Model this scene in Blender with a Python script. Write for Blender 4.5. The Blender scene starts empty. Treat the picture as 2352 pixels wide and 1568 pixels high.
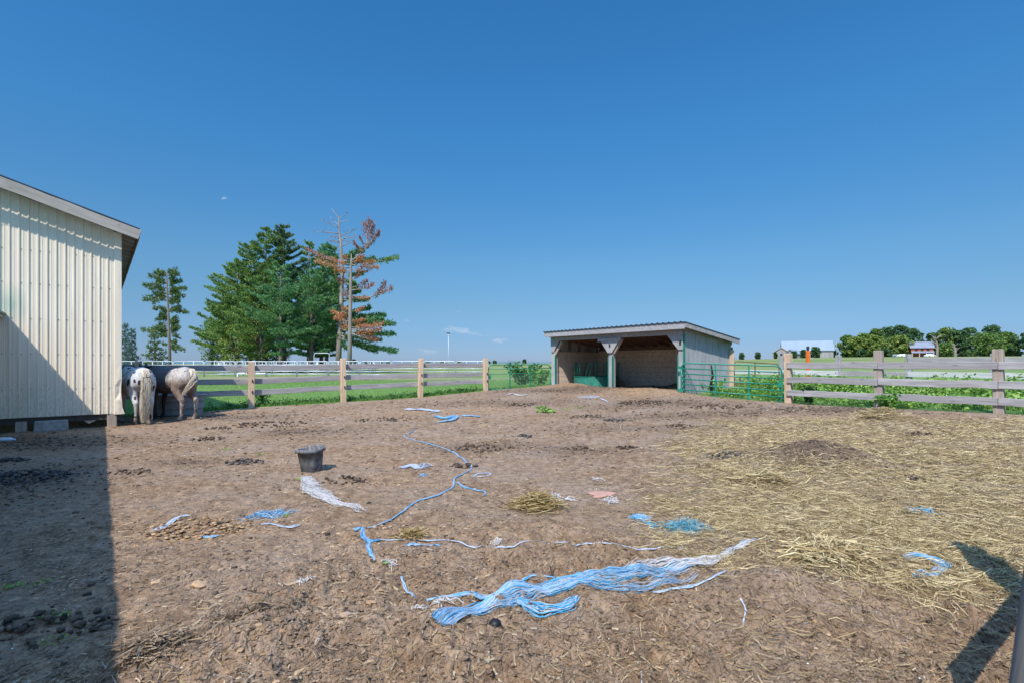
import bpy, bmesh, math, random
import numpy as np
from mathutils import Vector, Matrix
sc = bpy.context.scene
C = sc.collection
R = math.radians
# ------------------------------------------------------------------ camera
H = 1.55
F = 1176.0            # focal length in the units of a 2352 px wide picture; horizon row 833
cam_d = bpy.data.cameras.new('camera'); cam = bpy.data.objects.new('camera', cam_d); C.objects.link(cam)
cam.location = (0, 0, H); cam.rotation_euler = (R(90), 0, 0)
cam_d.lens = 18.0; cam_d.sensor_width = 36.0; cam_d.shift_y = (833-784)/2352.0
cam_d.clip_start = 0.05; cam_d.clip_end = 20000
cam_d.dof.use_dof = True; cam_d.dof.focus_distance = 9.0; cam_d.dof.aperture_fstop = 5.6
sc.camera = cam
# ------------------------------------------------------------------ light
SH = Vector((-.34, -.94)).normalized() * 0.765           # horizontal run towards the sun per metre of height
SUN = Vector((SH.x, SH.y, 1)).normalized()
sun_el = math.asin(SUN.z); sun_rot = math.atan2(SUN.x, SUN.y)
sd = bpy.data.lights.new('sun', 'SUN'); sd.energy = 5.0; sd.angle = R(.53); sd.color = (1, .945, .87)
so = bpy.data.objects.new('sun', sd); C.objects.link(so); so.rotation_euler = SUN.to_track_quat('Z', 'Y').to_euler()
W = bpy.data.worlds.new('World'); sc.world = W; W.use_nodes = True
wn = W.node_tree.nodes; wl = W.node_tree.links; wn.clear()
wo = wn.new('ShaderNodeOutputWorld'); wb = wn.new('ShaderNodeBackground'); sky = wn.new('ShaderNodeTexSky')
sky.sky_type = 'NISHITA'; sky.sun_disc = False; sky.sun_elevation = sun_el; sky.sun_rotation = sun_rot
sky.air_density = 1.0; sky.dust_density = 0.25; sky.ozone_density = 2.2; sky.altitude = 250
wb.inputs['Strength'].default_value = 0.12
hs = wn.new('ShaderNodeHueSaturation'); hs.inputs['Saturation'].default_value = 1.12; hs.inputs['Value'].default_value = 5.0
wl.new(sky.outputs[0], hs.inputs['Color'])
# thin fair-weather clouds low over the horizon, part of the sky itself
tc = wn.new('ShaderNodeTexCoord'); sep = wn.new('ShaderNodeSeparateXYZ'); wl.new(tc.outputs['Generated'], sep.inputs[0])
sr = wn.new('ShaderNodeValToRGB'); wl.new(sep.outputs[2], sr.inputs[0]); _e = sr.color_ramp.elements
_st = [(0, .33, .49, .98), (.042, .34, .5, .84), (.107, .45, .63, .79), (.185, .53, .80, .92), (.404, .46, 1.08, 1.32), (.58, .44, 1.14, 1.45), (.70, 2.3, 3.3, 3.6), (.85, 4.9, 5.0, 4.9)]  # last two stops: sky above the view brightened, added as fill for shaded areas
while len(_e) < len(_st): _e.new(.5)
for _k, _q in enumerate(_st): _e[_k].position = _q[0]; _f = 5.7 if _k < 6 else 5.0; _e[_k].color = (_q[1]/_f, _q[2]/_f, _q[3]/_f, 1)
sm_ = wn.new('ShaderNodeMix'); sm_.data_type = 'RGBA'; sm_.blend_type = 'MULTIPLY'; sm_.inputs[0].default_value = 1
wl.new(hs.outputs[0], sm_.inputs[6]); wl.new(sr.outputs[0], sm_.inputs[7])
mp = wn.new('ShaderNodeMapping'); mp.inputs['Scale'].default_value = (9, 9, 34); mp.inputs['Location'].default_value = (3.1, 1.2, .4); wl.new(tc.outputs['Generated'], mp.inputs[0])
cn = wn.new('ShaderNodeTexNoise'); cn.inputs['Scale'].default_value = 1.0; cn.inputs['Detail'].default_value = 5; cn.inputs['Roughness'].default_value = .55; wl.new(mp.outputs[0], cn.inputs['Vector'])
cr = wn.new('ShaderNodeMapRange'); cr.inputs[1].default_value = .63; cr.inputs[2].default_value = .76; wl.new(cn.outputs[0], cr.inputs[0])
b1 = wn.new('ShaderNodeMapRange'); b1.inputs[1].default_value = .012; b1.inputs[2].default_value = .03; wl.new(sep.outputs[2], b1.inputs[0])
b2 = wn.new('ShaderNodeMapRange'); b2.inputs[1].default_value = .13; b2.inputs[2].default_value = .06; wl.new(sep.outputs[2], b2.inputs[0])
b3 = wn.new('ShaderNodeMapRange'); b3.inputs[1].default_value = .3; b3.inputs[2].default_value = .05; wl.new(sep.outputs[0], b3.inputs[0])
def wm(a, b):
    m = wn.new('ShaderNodeMath'); m.operation = 'MULTIPLY'
    for i, v in ((0, a), (1, b)):
        if isinstance(v, (int, float)): m.inputs[i].default_value = v
        else: wl.new(v, m.inputs[i])
    return m.outputs[0]
cm = wm(wm(wm(cr.outputs[0], b1.outputs[0]), wm(b2.outputs[0], b3.outputs[0])), .75)
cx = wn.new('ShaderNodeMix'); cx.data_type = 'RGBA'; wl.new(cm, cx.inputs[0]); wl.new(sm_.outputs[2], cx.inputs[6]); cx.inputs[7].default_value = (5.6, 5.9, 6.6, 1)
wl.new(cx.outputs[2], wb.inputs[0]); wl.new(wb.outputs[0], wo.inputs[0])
sc.view_settings.view_transform = 'Standard'; sc.view_settings.look = 'None'
sc.view_settings.exposure = 0.2; sc.view_settings.gamma = 1.0
sc.cycles.max_bounces = 5; sc.cycles.diffuse_bounces = 4; sc.cycles.transparent_max_bounces = 6

# ------------------------------------------------------------------ numpy noise
def _h(ix, iy, s):
    v = (ix.astype(np.int64)*374761393 + iy.astype(np.int64)*668265263 + s*1442695041) & 0xffffffff
    v = ((v ^ (v >> 13))*1274126177) & 0xffffffff
    v = ((v ^ (v >> 16))*2246822519) & 0xffffffff
    return ((v ^ (v >> 15)) & 0xffffff)/float(0xffffff)
def vn(x, y, s=0):
    x = np.asarray(x, float); y = np.asarray(y, float)
    ix = np.floor(x); iy = np.floor(y); fx = x-ix; fy = y-iy
    u = fx*fx*(3-2*fx); v = fy*fy*(3-2*fy)
    a = _h(ix, iy, s); b = _h(ix+1, iy, s); c = _h(ix, iy+1, s); d = _h(ix+1, iy+1, s)
    return (a*(1-u)+b*u)*(1-v)+(c*(1-u)+d*u)*v*1.0
def fbm(x, y, s=0, o=4):
    t = 0; a = .5; n = 0
    for i in range(o):
        t = t+a*(vn(x, y, s+i*17)-.5)*2; n += a; a *= .5
        x, y = x*1.93*.8-y*1.93*.6+3.7, x*1.93*.6+y*1.93*.8+1.3
    return t/n
def cell(x, y, s=0):
    ix = np.floor(x); iy = np.floor(y); best = np.full(np.shape(x), 9.); bid = np.zeros(np.shape(x)); b2 = best.copy()
    for dx in (-1, 0, 1):
        for dy in (-1, 0, 1):
            cx_ = ix+dx; cy_ = iy+dy
            px = cx_+_h(cx_, cy_, s); py = cy_+_h(cx_, cy_, s+7)
            d = np.hypot(px-x, py-y); m = d < best
            b2 = np.where(m, best, np.minimum(b2, d)); bid = np.where(m, _h(cx_, cy_, s+13), bid); best = np.where(m, d, best)
    return best, b2, bid
def ss(a, b, x):
    t = np.clip((np.asarray(x, float)-a)/(b-a), 0, 1); return t*t*(3-2*t)
def blob(x, y, cx, cy, rx, ry, ang=0):
    c, s = math.cos(ang), math.sin(ang); dx = x-cx; dy = y-cy
    u = (dx*c+dy*s)/rx; v = (-dx*s+dy*c)/ry
    return np.exp(-(u*u+v*v))
# ------------------------------------------------------------------ layout lines (metres)
DL = np.array((.832, .555)); DF = np.array((.593, -.805))
def fl(k): return (-8.25+2.39*k, 16.2+1.594*k)                 # left fence posts
def fr(k): return (8.49+1.407*k, 15.7-1.911*k)                 # right fence posts
SR = np.array((5.73, 17.2)); SD1 = np.array((-.603, .797)); SD2 = np.array((.797, .603))    # shelter: right-front corner, front dir, depth dir
SLEN, SDEP = 6.6, 2.98
def sp(a, b): p = SR+SD1*a+SD2*b; return (float(p[0]), float(p[1]))
PAD = [(-30, 2), (-13.2, 12.6), (-10.9, 14.4), fl(0), fl(1), fl(2), fl(3), sp(SLEN, 0), sp(SLEN, SDEP), sp(0, SDEP), sp(0, 0), fr(0), fr(1), fr(2), fr(4), fr(8), (16, -20), (-30, -20)]
def sdist(x, y, poly):
    d = np.full(np.shape(x), 1e9); ins = np.zeros(np.shape(x), bool); n = len(poly)
    for i in range(n):
        ax, ay = poly[i]; bx, by = poly[(i+1) % n]; ex, ey = bx-ax, by-ay
        t = np.clip(((x-ax)*ex+(y-ay)*ey)/(ex*ex+ey*ey), 0, 1)
        d = np.minimum(d, np.hypot(x-ax-t*ex, y-ay-t*ey))
        c = ((ay > y) != (by > y)) & (x < ex*(y-ay)/((by-ay) if by != ay else 1e-9)+ax); ins ^= c
    return np.where(ins, d, -d)
CP = np.array([(0, 0, 0), (-3, 3, 0), (3, 3, 0), (0, 5, 0), (-10, 12.6, 0), (-8, 13, 0), (-12, 8, 0), (-6, 8, 0), (-8.25, 16.2, .145), (-5.85, 17.8, .2), (-3.47, 19.4, .26),
    (-1.08, 21, .425), (1.4, 23.3, .53), (3, 21, .5), (5.73, 17.2, .49), (7.1, 16.4, .41), (8.49, 15.7, .32), (9.9, 13.8, .34), (11.3, 11.9, .387), (-2.8, 7.2, 0), (2, 8, .02), (5, 10, .12), (4, 6, .03),
    (9, 9, .25), (9, 5, .1), (-2, 13, .1), (3, 15, .25), (5, 21, .5), (6.5, 24, .42), (12, 17, .4), (15, 13, .45), (-11, 17, .03), (-7, 21, .08), (-3, 24, .2), (1, 28, .35), (-14, 14, 0), (-20, 5, 0), (0, -6, 0), (15, 2, .1), (18, 22, .45), (-16, 25, 0), (0, 38, .3), (20, 34, .6), (-25, 38, 0), (34, 14, .5), (-32, 14, 0)], float)
def _tps(r): return np.where(r > 0, r*r*np.log(np.maximum(r, 1e-9)), 0)
_n = len(CP); _K = _tps(np.hypot(CP[:, None, 0]-CP[None, :, 0], CP[:, None, 1]-CP[None, :, 1]))+np.eye(_n)*.6
_P = np.c_[np.ones(_n), CP[:, :2]]; _A = np.block([[_K, _P], [_P.T, np.zeros((3, 3))]]); _w = np.linalg.solve(_A, np.r_[CP[:, 2], 0, 0, 0])
def zmacro(x, y):
    x = np.asarray(x, float); y = np.asarray(y, float)
    t = _w[_n]+_w[_n+1]*x+_w[_n+2]*y
    for i in range(_n): t = t+_w[i]*_tps(np.hypot(x-CP[i, 0], y-CP[i, 1]))
    r = np.hypot(x, y); u = x/np.maximum(y, 1.)
    # far country: gently rising to the right, level to the left
    far = .1+ss(-.15, .75, u)*3.0*ss(40, 260, r)+ss(-.35, .05, u)*ss(50, 220, r)*.75+.05*fbm(x/30, y/30, 5, 2)*ss(40, 90, r)
    far = far-ss(300, 900, r)*3.2
    k = ss(24, 42, r)
    return np.where(r > 42, far, t*(1-k)+far*k)
def masks(x, y):
    """rough = trampled clods, straw = matted straw, dung = dark manure, tan = dry chips"""
    w = .5*fbm(x*.7, y*.7, 40, 3)
    rough = ss(5.2, 3.6, y+w+.1*np.abs(x))*ss(-2.2, -1.4, x+w*.6)
    straw = sdist(x+w*1.2, y+w*1.2, [(3.4, 10.5), (5.2, 12.6), (12, 11), (12, 3), (5, 2.2), (3.6, 3.1), (2.0, 3.9), (1.5, 5), (2.1, 6.5), (2.6, 8.5)])
    straw = ss(-.5, .9, straw)*(1-.95*blob(x, y, 4.7, 8.0, 1.05, 1.0))*(1-.6*blob(x, y, 3.6, 3.0, .6, .5))
    dung = np.zeros(np.shape(x))
    for (a, b, c, d, e) in ((-4.6, 11.4, 1.2, .5, .5), (-7.9, 14.1, 1.8, .5, .6), (-5.0, 8.0, .5, .3, .5), (-.7, 9.2, 1.1, .55, .45), (1.0, 8.9, 1.3, .5, .4), (4.7, 8.0, 1.0, .9, .8), (2.6, 20, 3.2, 1.2, .6), (4.6, 15.4, 2.6, .9, .5),
                            (-7.0, 6.6, 1.5, 1.0, .7), (-9.5, 10, 2.2, 1.0, .6), (8.6, 13.6, 2.2, 1, .6), (0, 16.5, 3, 1.0, .35), (6.5, 19.5, 1.8, 1.2, 1.), (4.2, 21.6, 1.5, 1.0, .5), (3, 11.3, 2.2, .6, .35), (5, 13.2, 3.3, .7, .4)):
        dung = np.maximum(dung, e*blob(x+w*.7, y+w*.7, a, b, c, d))
    tan = np.zeros(np.shape(x))
    for (a, b, c, d, e) in ((-2.95, 4.8, .6, .28, 1.), (-2.2, 14.6, 2.6, .7, .8), (-1.7, 6.6, .6, .4, .6), (4.5, 18.0, 1.5, .55, 1.), (5.4, 17.2, .8, .5, 1.), (2.3, 21.3, 1.2, .55, 1.), (-.9, 4.6, .5, .3, .5), (-2.6, 8.6, 1.6, .9, .5), (7.9, 12.6, 1.6, .7, .45), (.6, 13.2, 1.2, .3, .6)):
        tan = np.maximum(tan, e*blob(x+w*.5, y+w*.5, a, b, c, d))
    return rough, straw, dung, tan
def zg(x, y, detail=True):
    x = np.asarray(x, float); y = np.asarray(y, float)
    z = zmacro(x, y)
    if not detail: return z
    pd = sdist(x, y, PAD); ins = ss(-.2, .4, pd)
    rough, straw, dung, tan = masks(x, y)
    z = z+ins*(.02*fbm(x*.9, y*.9, 1, 3)+.012*fbm(x*3.1, y*3.1, 2, 3))
    # mounds of old bedding and manure
    z = z+.24*blob(x, y, 4.7, 8.0, .75, .55, .3)+.10*blob(x, y, 2.4, 4.1, .6, .35)+.05*blob(x, y, -.4, 3.0, .8, .35)+.13*blob(x, y, 1.8, 3.45, .5, .25)
    z = z+.12*blob(x, y, 3.1, 20.3, 2.6, .8, -.9)+.13*blob(x, y, 2.6, 21.8, 1.0, .5, -.9)+.14*blob(x, y, 5.0, 18.0, 1.5, .5, -.9)+.34*blob(x, y, 6.7, 19.2, .9, .8, -.9)+.14*blob(x, y, 5.6, 20.8, 1.2, .7, -.9)
    z = z+.08*blob(x, y, -1.35, 2.75, .5, .22)+.06*blob(x, y, -.55, 2.9, .3, .18)+.04*blob(x, y, .2, 3.6, .35, .16)+.06*blob(x, y, .35, 4.6, .5, .2)
    near = r_ = np.hypot(x, y); fade = 1-.75*ss(11, 20, r_)
    wx = x+.06*fbm(x*5, y*5, 60, 2); wy = y+.06*fbm(x*5, y*5, 61, 2)
    d1, d2, idd = cell(wx*9, wy*9, 3); e1, e2, ie = cell(wx*24, wy*24, 4)
    clod = np.maximum(0, idd-.35)*(1-ss(.0, .62, d1))+.35*ss(.0, .25, d2-d1)
    sm = np.maximum(0, ie-.45)*(1-ss(0, .55, e1))
    amp = 1.35*(.014+.034*rough+.006*straw+.016*dung+.012*tan)*(.35+.9*ss(-.25, .45, fbm(x*1.7, y*1.7, 70, 3)))
    rd1 = 1-np.abs(fbm(x*5.5+9, y*5.5, 201, 4))*3.2; rd2 = 1-np.abs(fbm(x*15, y*15, 202, 3))*3.0; amp2 = (.009+.044*rough+.012*dung+.010*straw)*(.3+.9*ss(-.3, .4, fbm(x*1.3, y*1.3, 75, 3)))
    z = z+ins*fade*(amp2*rd1+.4*amp2*rd2)
    z = z+ins*fade*(.5*amp*clod+.3*amp*sm+(.007+.008*rough)*fbm(x*26, y*26, 9, 2)+(.009+.024*rough)*fbm(x*8, y*8, 19, 3))
    z = z-ins*rough*.022*ss(.25, .5, fbm(x*2.6, y*2.6, 33, 2))
    return z
def px_ray(px, py, t0=.8, zoff=0.0):
    """where the sight line of a picture point meets the real ground"""
    u = (px-1176)/F; v = (py-833)/F; last = None
    Y = np.exp(np.linspace(math.log(t0), math.log(400), 1400)); z = zmacro(u*Y, Y)+zoff
    hit = np.where(H-v*Y < z)[0]
    Yh = Y[hit[0]] if len(hit) else 400.
    return float(u*Yh), float(Yh)
def gz(x, y, detail=True): return float(zg(np.array([x]), np.array([y]), detail)[0])
_G = {}
def lz(x, y):
    """fast height lookup over the paddock"""
    if not _G:
        gx = np.arange(-13, 13.5, .02); gy = np.arange(1.4, 24, .02); XX, YY = np.meshgrid(gx, gy); _G['z'] = zg(XX, YY)
    i = (y-1.4)/.02; j = (x+13)/.02; a = int(i); b = int(j); fi = i-a; fj = j-b; z = _G['z']
    if a < 0 or b < 0 or a >= z.shape[0]-1 or b >= z.shape[1]-1: return gz(x, y)
    return float((z[a, b]*(1-fj)+z[a, b+1]*fj)*(1-fi)+(z[a+1, b]*(1-fj)+z[a+1, b+1]*fj)*fi)
def at(px, Y, py=None):
    return Vector(((px-1176)/F*Y, Y, H-((py if py is not None else 833)-833)/F*Y))
# ------------------------------------------------------------------ object helpers
def tag(o, label=None, cat=None, group=None, kind=None):
    if label: o['label'] = label
    if cat: o['category'] = cat
    if group: o['group'] = group
    if kind: o['kind'] = kind
    return o
def thing(name, label, cat, loc=(0, 0, 0), rz=0, group=None):
    o = bpy.data.objects.new(name, None); C.objects.link(o); o.location = loc; o.rotation_euler = (0, 0, rz)
    o.empty_display_size = .2
    return tag(o, label, cat, group)
def copy_tree(o, parent=None):
    c = o.copy(); C.objects.link(c)
    if parent: c.parent = parent
    for ch in list(o.children): copy_tree(ch, c)
    return c
def raw(name, V, Fs, mat, parent=None, smooth=False, attrs=None, mats=None, midx=None):
    V = np.asarray(V, np.float32); me = bpy.data.meshes.new(name)
    if isinstance(Fs, np.ndarray):
        k = Fs.shape[1]; nf = len(Fs)
        me.vertices.add(len(V)); me.vertices.foreach_set('co', V.ravel())
        me.loops.add(nf*k); me.loops.foreach_set('vertex_index', Fs.astype(np.int32).ravel())
        me.polygons.add(nf); me.polygons.foreach_set('loop_start', (np.arange(nf)*k).astype(np.int32)); me.polygons.foreach_set('loop_total', np.full(nf, k, np.int32))
        me.update(calc_edges=True)
    else:
        me.from_pydata([tuple(map(float, v)) for v in V], [], Fs); me.update()
    me.polygons.foreach_set('use_smooth', np.full(len(me.polygons), bool(smooth)))
    for k_, a in (attrs or {}).items():
        at_ = me.attributes.new(k_, 'FLOAT', 'POINT'); at_.data.foreach_set('value', np.asarray(a, np.float32))
    for m in ([mat] if mats is None else mats): me.materials.append(m)
    if midx is not None: me.polygons.foreach_set('material_index', np.asarray(midx, np.int32))
    o = bpy.data.objects.new(name, me); C.objects.link(o)
    if parent: o.parent = parent
    return o
def _frame(d):
    d = d.normalized(); up = Vector((0, 0, 1)) if abs(d.z) < .95 else Vector((1, 0, 0))
    a = d.cross(up).normalized(); return a, a.cross(d).normalized()
class MB:
    def __init__(s): s.v = []; s.f = []
    def add(s, V, Fs):
        n = len(s.v); s.v += [tuple(p) for p in V]; s.f += [tuple(i+n for i in f) for f in Fs]
    def box(s, c, d, rz=0, taper=1.0, M=None):
        x, y, z = d[0]/2, d[1]/2, d[2]/2
        V = [(-x, -y, -z), (x, -y, -z), (x, y, -z), (-x, y, -z), (-x*taper, -y*taper, z), (x*taper, -y*taper, z), (x*taper, y*taper, z), (-x*taper, y*taper, z)]
        M = M or Matrix.Rotation(rz, 4, 'Z')
        s.add([M @ Vector(p)+Vector(c) for p in V], [(0, 3, 2, 1), (4, 5, 6, 7), (0, 1, 5, 4), (1, 2, 6, 5), (2, 3, 7, 6), (3, 0, 4, 7)])
    def tube(s, pts, rad, n=8, cap=True, flat=None):
        pts = [Vector(p) for p in pts]; m = len(pts)
        if not hasattr(rad, '__len__'): rad = [rad]*m
        base = len(s.v); A = None
        for i, p in enumerate(pts):
            d = (pts[min(i+1, m-1)]-pts[max(i-1, 0)])
            if d.length < 1e-9: d = Vector((0, 0, 1))
            d.normalize()
            if A is None: A, B = _frame(d)
            else:
                A = (A-d*A.dot(d));
                if A.length < 1e-6: A, B = _frame(d)
                A.normalize(); B = A.cross(d).normalized()
            r = rad[i]; ra, rb = (r if hasattr(r, '__len__') else (r, r))
            for k in range(n):
                t = 2*math.pi*k/n; s.v.append(tuple(p+A*(ra*math.cos(t))+B*(rb*math.sin(t))))
        for i in range(m-1):
            for k in range(n):
                a = base+i*n+k; b = base+i*n+(k+1) % n; s.f.append((a, b, b+n, a+n))
        if cap: s.f.append(tuple(base+k for k in range(n))[::-1]); s.f.append(tuple(base+(m-1)*n+k for k in range(n)))
    def quad(s, a, b, c, d): s.add([a, b, c, d], [(0, 1, 2, 3)])
    def ico(s, c, r, sub=1, jit=0, rnd=random, sc_=(1, 1, 1)):
        V, Fc = ICO[sub]
        rz = rnd.uniform(0, 6.28); cs, sn = math.cos(rz), math.sin(rz); out = []
        for v in V:
            k = r*(1+rnd.uniform(-jit, jit)); x, y, z = v[0]*k*sc_[0], v[1]*k*sc_[1], v[2]*k*sc_[2]
            out.append((c[0]+x*cs-y*sn, c[1]+x*sn+y*cs, c[2]+z))
        s.add(out, Fc)
    def build(s, name, mat, parent=None, smooth=False, bevel=0, loc=None):
        me = bpy.data.meshes.new(name); me.from_pydata(s.v, [], s.f); me.update()
        bm = bmesh.new(); bm.from_mesh(me); bmesh.ops.recalc_face_normals(bm, faces=bm.faces); bm.to_mesh(me); bm.free()
        me.polygons.foreach_set('use_smooth', [smooth]*len(me.polygons)); me.materials.append(mat)
        o = bpy.data.objects.new(name, me); C.objects.link(o)
        if parent: o.parent = parent
        if bevel:
            b = o.modifiers.new('bevel', 'BEVEL'); b.width = bevel; b.segments = 1; b.limit_method = 'ANGLE'
        return o
ICO = {}
for _s in (1, 2):
    _b = bmesh.new(); bmesh.ops.create_icosphere(_b, subdivisions=_s, radius=1)
    ICO[_s] = ([tuple(v.co) for v in _b.verts], [tuple(v.index for v in f.verts) for f in _b.faces]); _b.free()
# ------------------------------------------------------------------ materials
class MT:
    """tiny node helper"""
    def __init__(s, name, rough=.8, spec=.3):
        s.m = bpy.data.materials.new(name); s.m.use_nodes = True; s.n = s.m.node_tree.nodes; s.l = s.m.node_tree.links
        s.p = s.n['Principled BSDF']; s.p.inputs['Roughness'].default_value = rough; s.p.inputs['Specular IOR Level'].default_value = spec
        s.t = s.n.new('ShaderNodeTexCoord')
    def set(s, inp, v):
        if hasattr(v, 'is_output') or isinstance(v, bpy.types.NodeSocket): s.l.new(v, inp)
        else: inp.default_value = v
    def co(s, scale=(1, 1, 1), src='Object', off=None):
        m = s.n.new('ShaderNodeMapping'); m.inputs['Scale'].default_value = scale; s.l.new(s.t.outputs[src], m.inputs[0])
        if off is not None: s.l.new(off, m.inputs['Location'])
        return m.outputs[0]
    def noise(s, vec, scale=5, detail=4, rough=.6, dist=0):
        n = s.n.new('ShaderNodeTexNoise'); n.inputs['Scale'].default_value = scale; n.inputs['Detail'].default_value = detail; n.inputs['Roughness'].default_value = rough; n.inputs['Distortion'].default_value = dist
        s.l.new(vec, n.inputs['Vector']); return n.outputs[0]
    def vor(s, vec, scale=5, feat='F1', out=0):
        n = s.n.new('ShaderNodeTexVoronoi'); n.feature = feat; n.inputs['Scale'].default_value = scale; s.l.new(vec, n.inputs['Vector']); return n.outputs[out]
    def ramp(s, fac, stops):
        r = s.n.new('ShaderNodeValToRGB'); e = r.color_ramp.elements
        while len(e) < len(stops): e.new(.5)
        for k, (p, c) in enumerate(stops):
            e[k].position = p; e[k].color = (*c, 1) if len(c) == 3 else c
        s.l.new(fac, r.inputs[0]); return r.outputs[0]
    def rng(s, v, a, b, c=0, d=1):
        r = s.n.new('ShaderNodeMapRange'); s.l.new(v, r.inputs[0])
        for i, q in zip((1, 2, 3, 4), (a, b, c, d)): r.inputs[i].default_value = q
        return r.outputs[0]
    def mix(s, f, a, b, mode='MIX'):
        m = s.n.new('ShaderNodeMix'); m.data_type = 'RGBA'; m.blend_type = mode
        s.set(m.inputs[0], f)
        for i, v in ((6, a), (7, b)):
            if isinstance(v, tuple) and len(v) == 3: v = (*v, 1)
            s.set(m.inputs[i], v)
        return m.outputs[2]
    def math(s, op, a, b=0.):
        m = s.n.new('ShaderNodeMath'); m.operation = op; s.set(m.inputs[0], a); s.set(m.inputs[1], b); return m.outputs[0]
    def attr(s, name, out=2):
        a = s.n.new('ShaderNodeAttribute'); a.attribute_name = name; return a.outputs[out]
    def rand(s):
        o = s.n.new('ShaderNodeObjectInfo'); return o.outputs['Random']
    def island(s):
        g = s.n.new('ShaderNodeNewGeometry'); return g.outputs['Random Per Island']
    def bump(s, h, strength=.5, dist=.02):
        b = s.n.new('ShaderNodeBump'); b.inputs['Strength'].default_value = strength; b.inputs['Distance'].default_value = dist; s.l.new(h, b.inputs['Height']); s.l.new(b.outputs[0], s.p.inputs['Normal'])
    def base(s, c):
        if isinstance(c, tuple) and len(c) == 3: c = (*c, 1)
        s.set(s.p.inputs['Base Color'], c); return s.m
def plain(name, c, rough=.6, var=.15, scale=8, spec=.3, metal=0):
    t = MT(name, rough, spec); n = t.noise(t.co(), scale, 5)
    t.p.inputs['Metallic'].default_value = metal
    return t.base(t.ramp(n, [(.3, tuple(x*(1-var) for x in c)), (.7, tuple(min(1, x*(1+var)) for x in c))]))
def wood(name, dark, mid, light, knots=True, along=0, sc_=1.0, tint=.5, bump=.35):
    t = MT(name, .85, .2); r = t.rand(); off = t.n.new('ShaderNodeCombineXYZ')
    o7 = t.math('MULTIPLY', r, 37.); t.l.new(o7, off.inputs[0]); t.l.new(o7, off.inputs[1]); t.l.new(o7, off.inputs[2])
    s1 = [14, 14, 14]; s1[along] = .9; s2 = [60, 60, 60]; s2[along] = 2.5
    a = t.noise(t.co(tuple(q*sc_ for q in s1), off=off.outputs[0]), 1, 5, .65, .5); b = t.noise(t.co(tuple(q*sc_ for q in s2), off=off.outputs[0]), 1, 3, .6)
    c = t.noise(t.co((1.3, 1.3, 1.3), off=off.outputs[0]), 1, 3)
    g = t.math('ADD', t.math('MULTIPLY', a, .65), t.math('MULTIPLY', b, .35))
    col = t.ramp(g, [(.33, dark), (.5, mid), (.67, light)])
    col = t.mix(t.rng(c, .4, .7, 0, .35), col, tuple(x*.62 for x in mid))
    if knots:
        s3 = [7, 7, 7]; s3[along] = 2.0
        k = t.vor(t.co(tuple(s3), off=off.outputs[0]), 1.0)
        col = t.mix(t.rng(k, .16, .07, 0, .75), col, tuple(x*.3 for x in mid))
    col = t.mix(t.rng(r, 0, 1, 0, tint), col, tuple(x*.72 for x in mid))
    t.bump(g, bump, .006)
    return t.base(col)
M = {}
M['grey_wood'] = wood('grey_wood', (.17, .16, .165), (.36, .335, .33), (.54, .51, .49))
M['grey_wood_v'] = wood('grey_wood_v', (.22, .215, .225), (.40, .395, .40), (.54, .53, .535), along=2)
M['post_wood'] = wood('post_wood', (.36, .24, .15), (.60, .43, .29), (.74, .58, .42), along=2, tint=.3)
M['post_grey'] = wood('post_grey', (.22, .17, .135), (.40, .33, .27), (.54, .47, .41), along=2, tint=.3)
M['old_post'] = wood('old_post', (.15, .14, .13), (.34, .33, .31), (.46, .45, .43), along=2)
M['white_rail'] = wood('white_rail', (.25, .24, .23), (.60, .60, .58), (.75, .75, .73), knots=False)
M['inner_wood'] = wood('inner_wood', (.38, .25, .18), (.74, .56, .43), (.88, .73, .59), tint=.35)
M['rafter'] = wood('rafter', (.10, .06, .05), (.22, .13, .10), (.32, .21, .16), tint=.2)
M['green_paint'] = plain('green_paint', (.012, .19, .125), .4, .2, 12, .5)
M['pale_green'] = plain('pale_green', (.03, .2, .15), .5, .35, 9, .4)
M['dark_metal'] = plain('dark_metal', (.02, .025, .03), .45, .3, 6, .5)
M['black'] = plain('black', (.012, .012, .012), .5)
M['concrete'] = plain('concrete', (.34, .31, .28), .9, .3, 9)
M['rust'] = plain('rust', (.17, .09, .06), .9, .4, 14)
M['galv'] = plain('galv', (.55, .58, .62), .45, .12, 6, .5, .2)
M['orange'] = plain('orange', (.75, .16, .03), .7, .25, 5)
M['trunk'] = wood('trunk', (.09, .075, .065), (.20, .17, .15), (.33, .29, .26), knots=False, along=2, sc_=.4)
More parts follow.
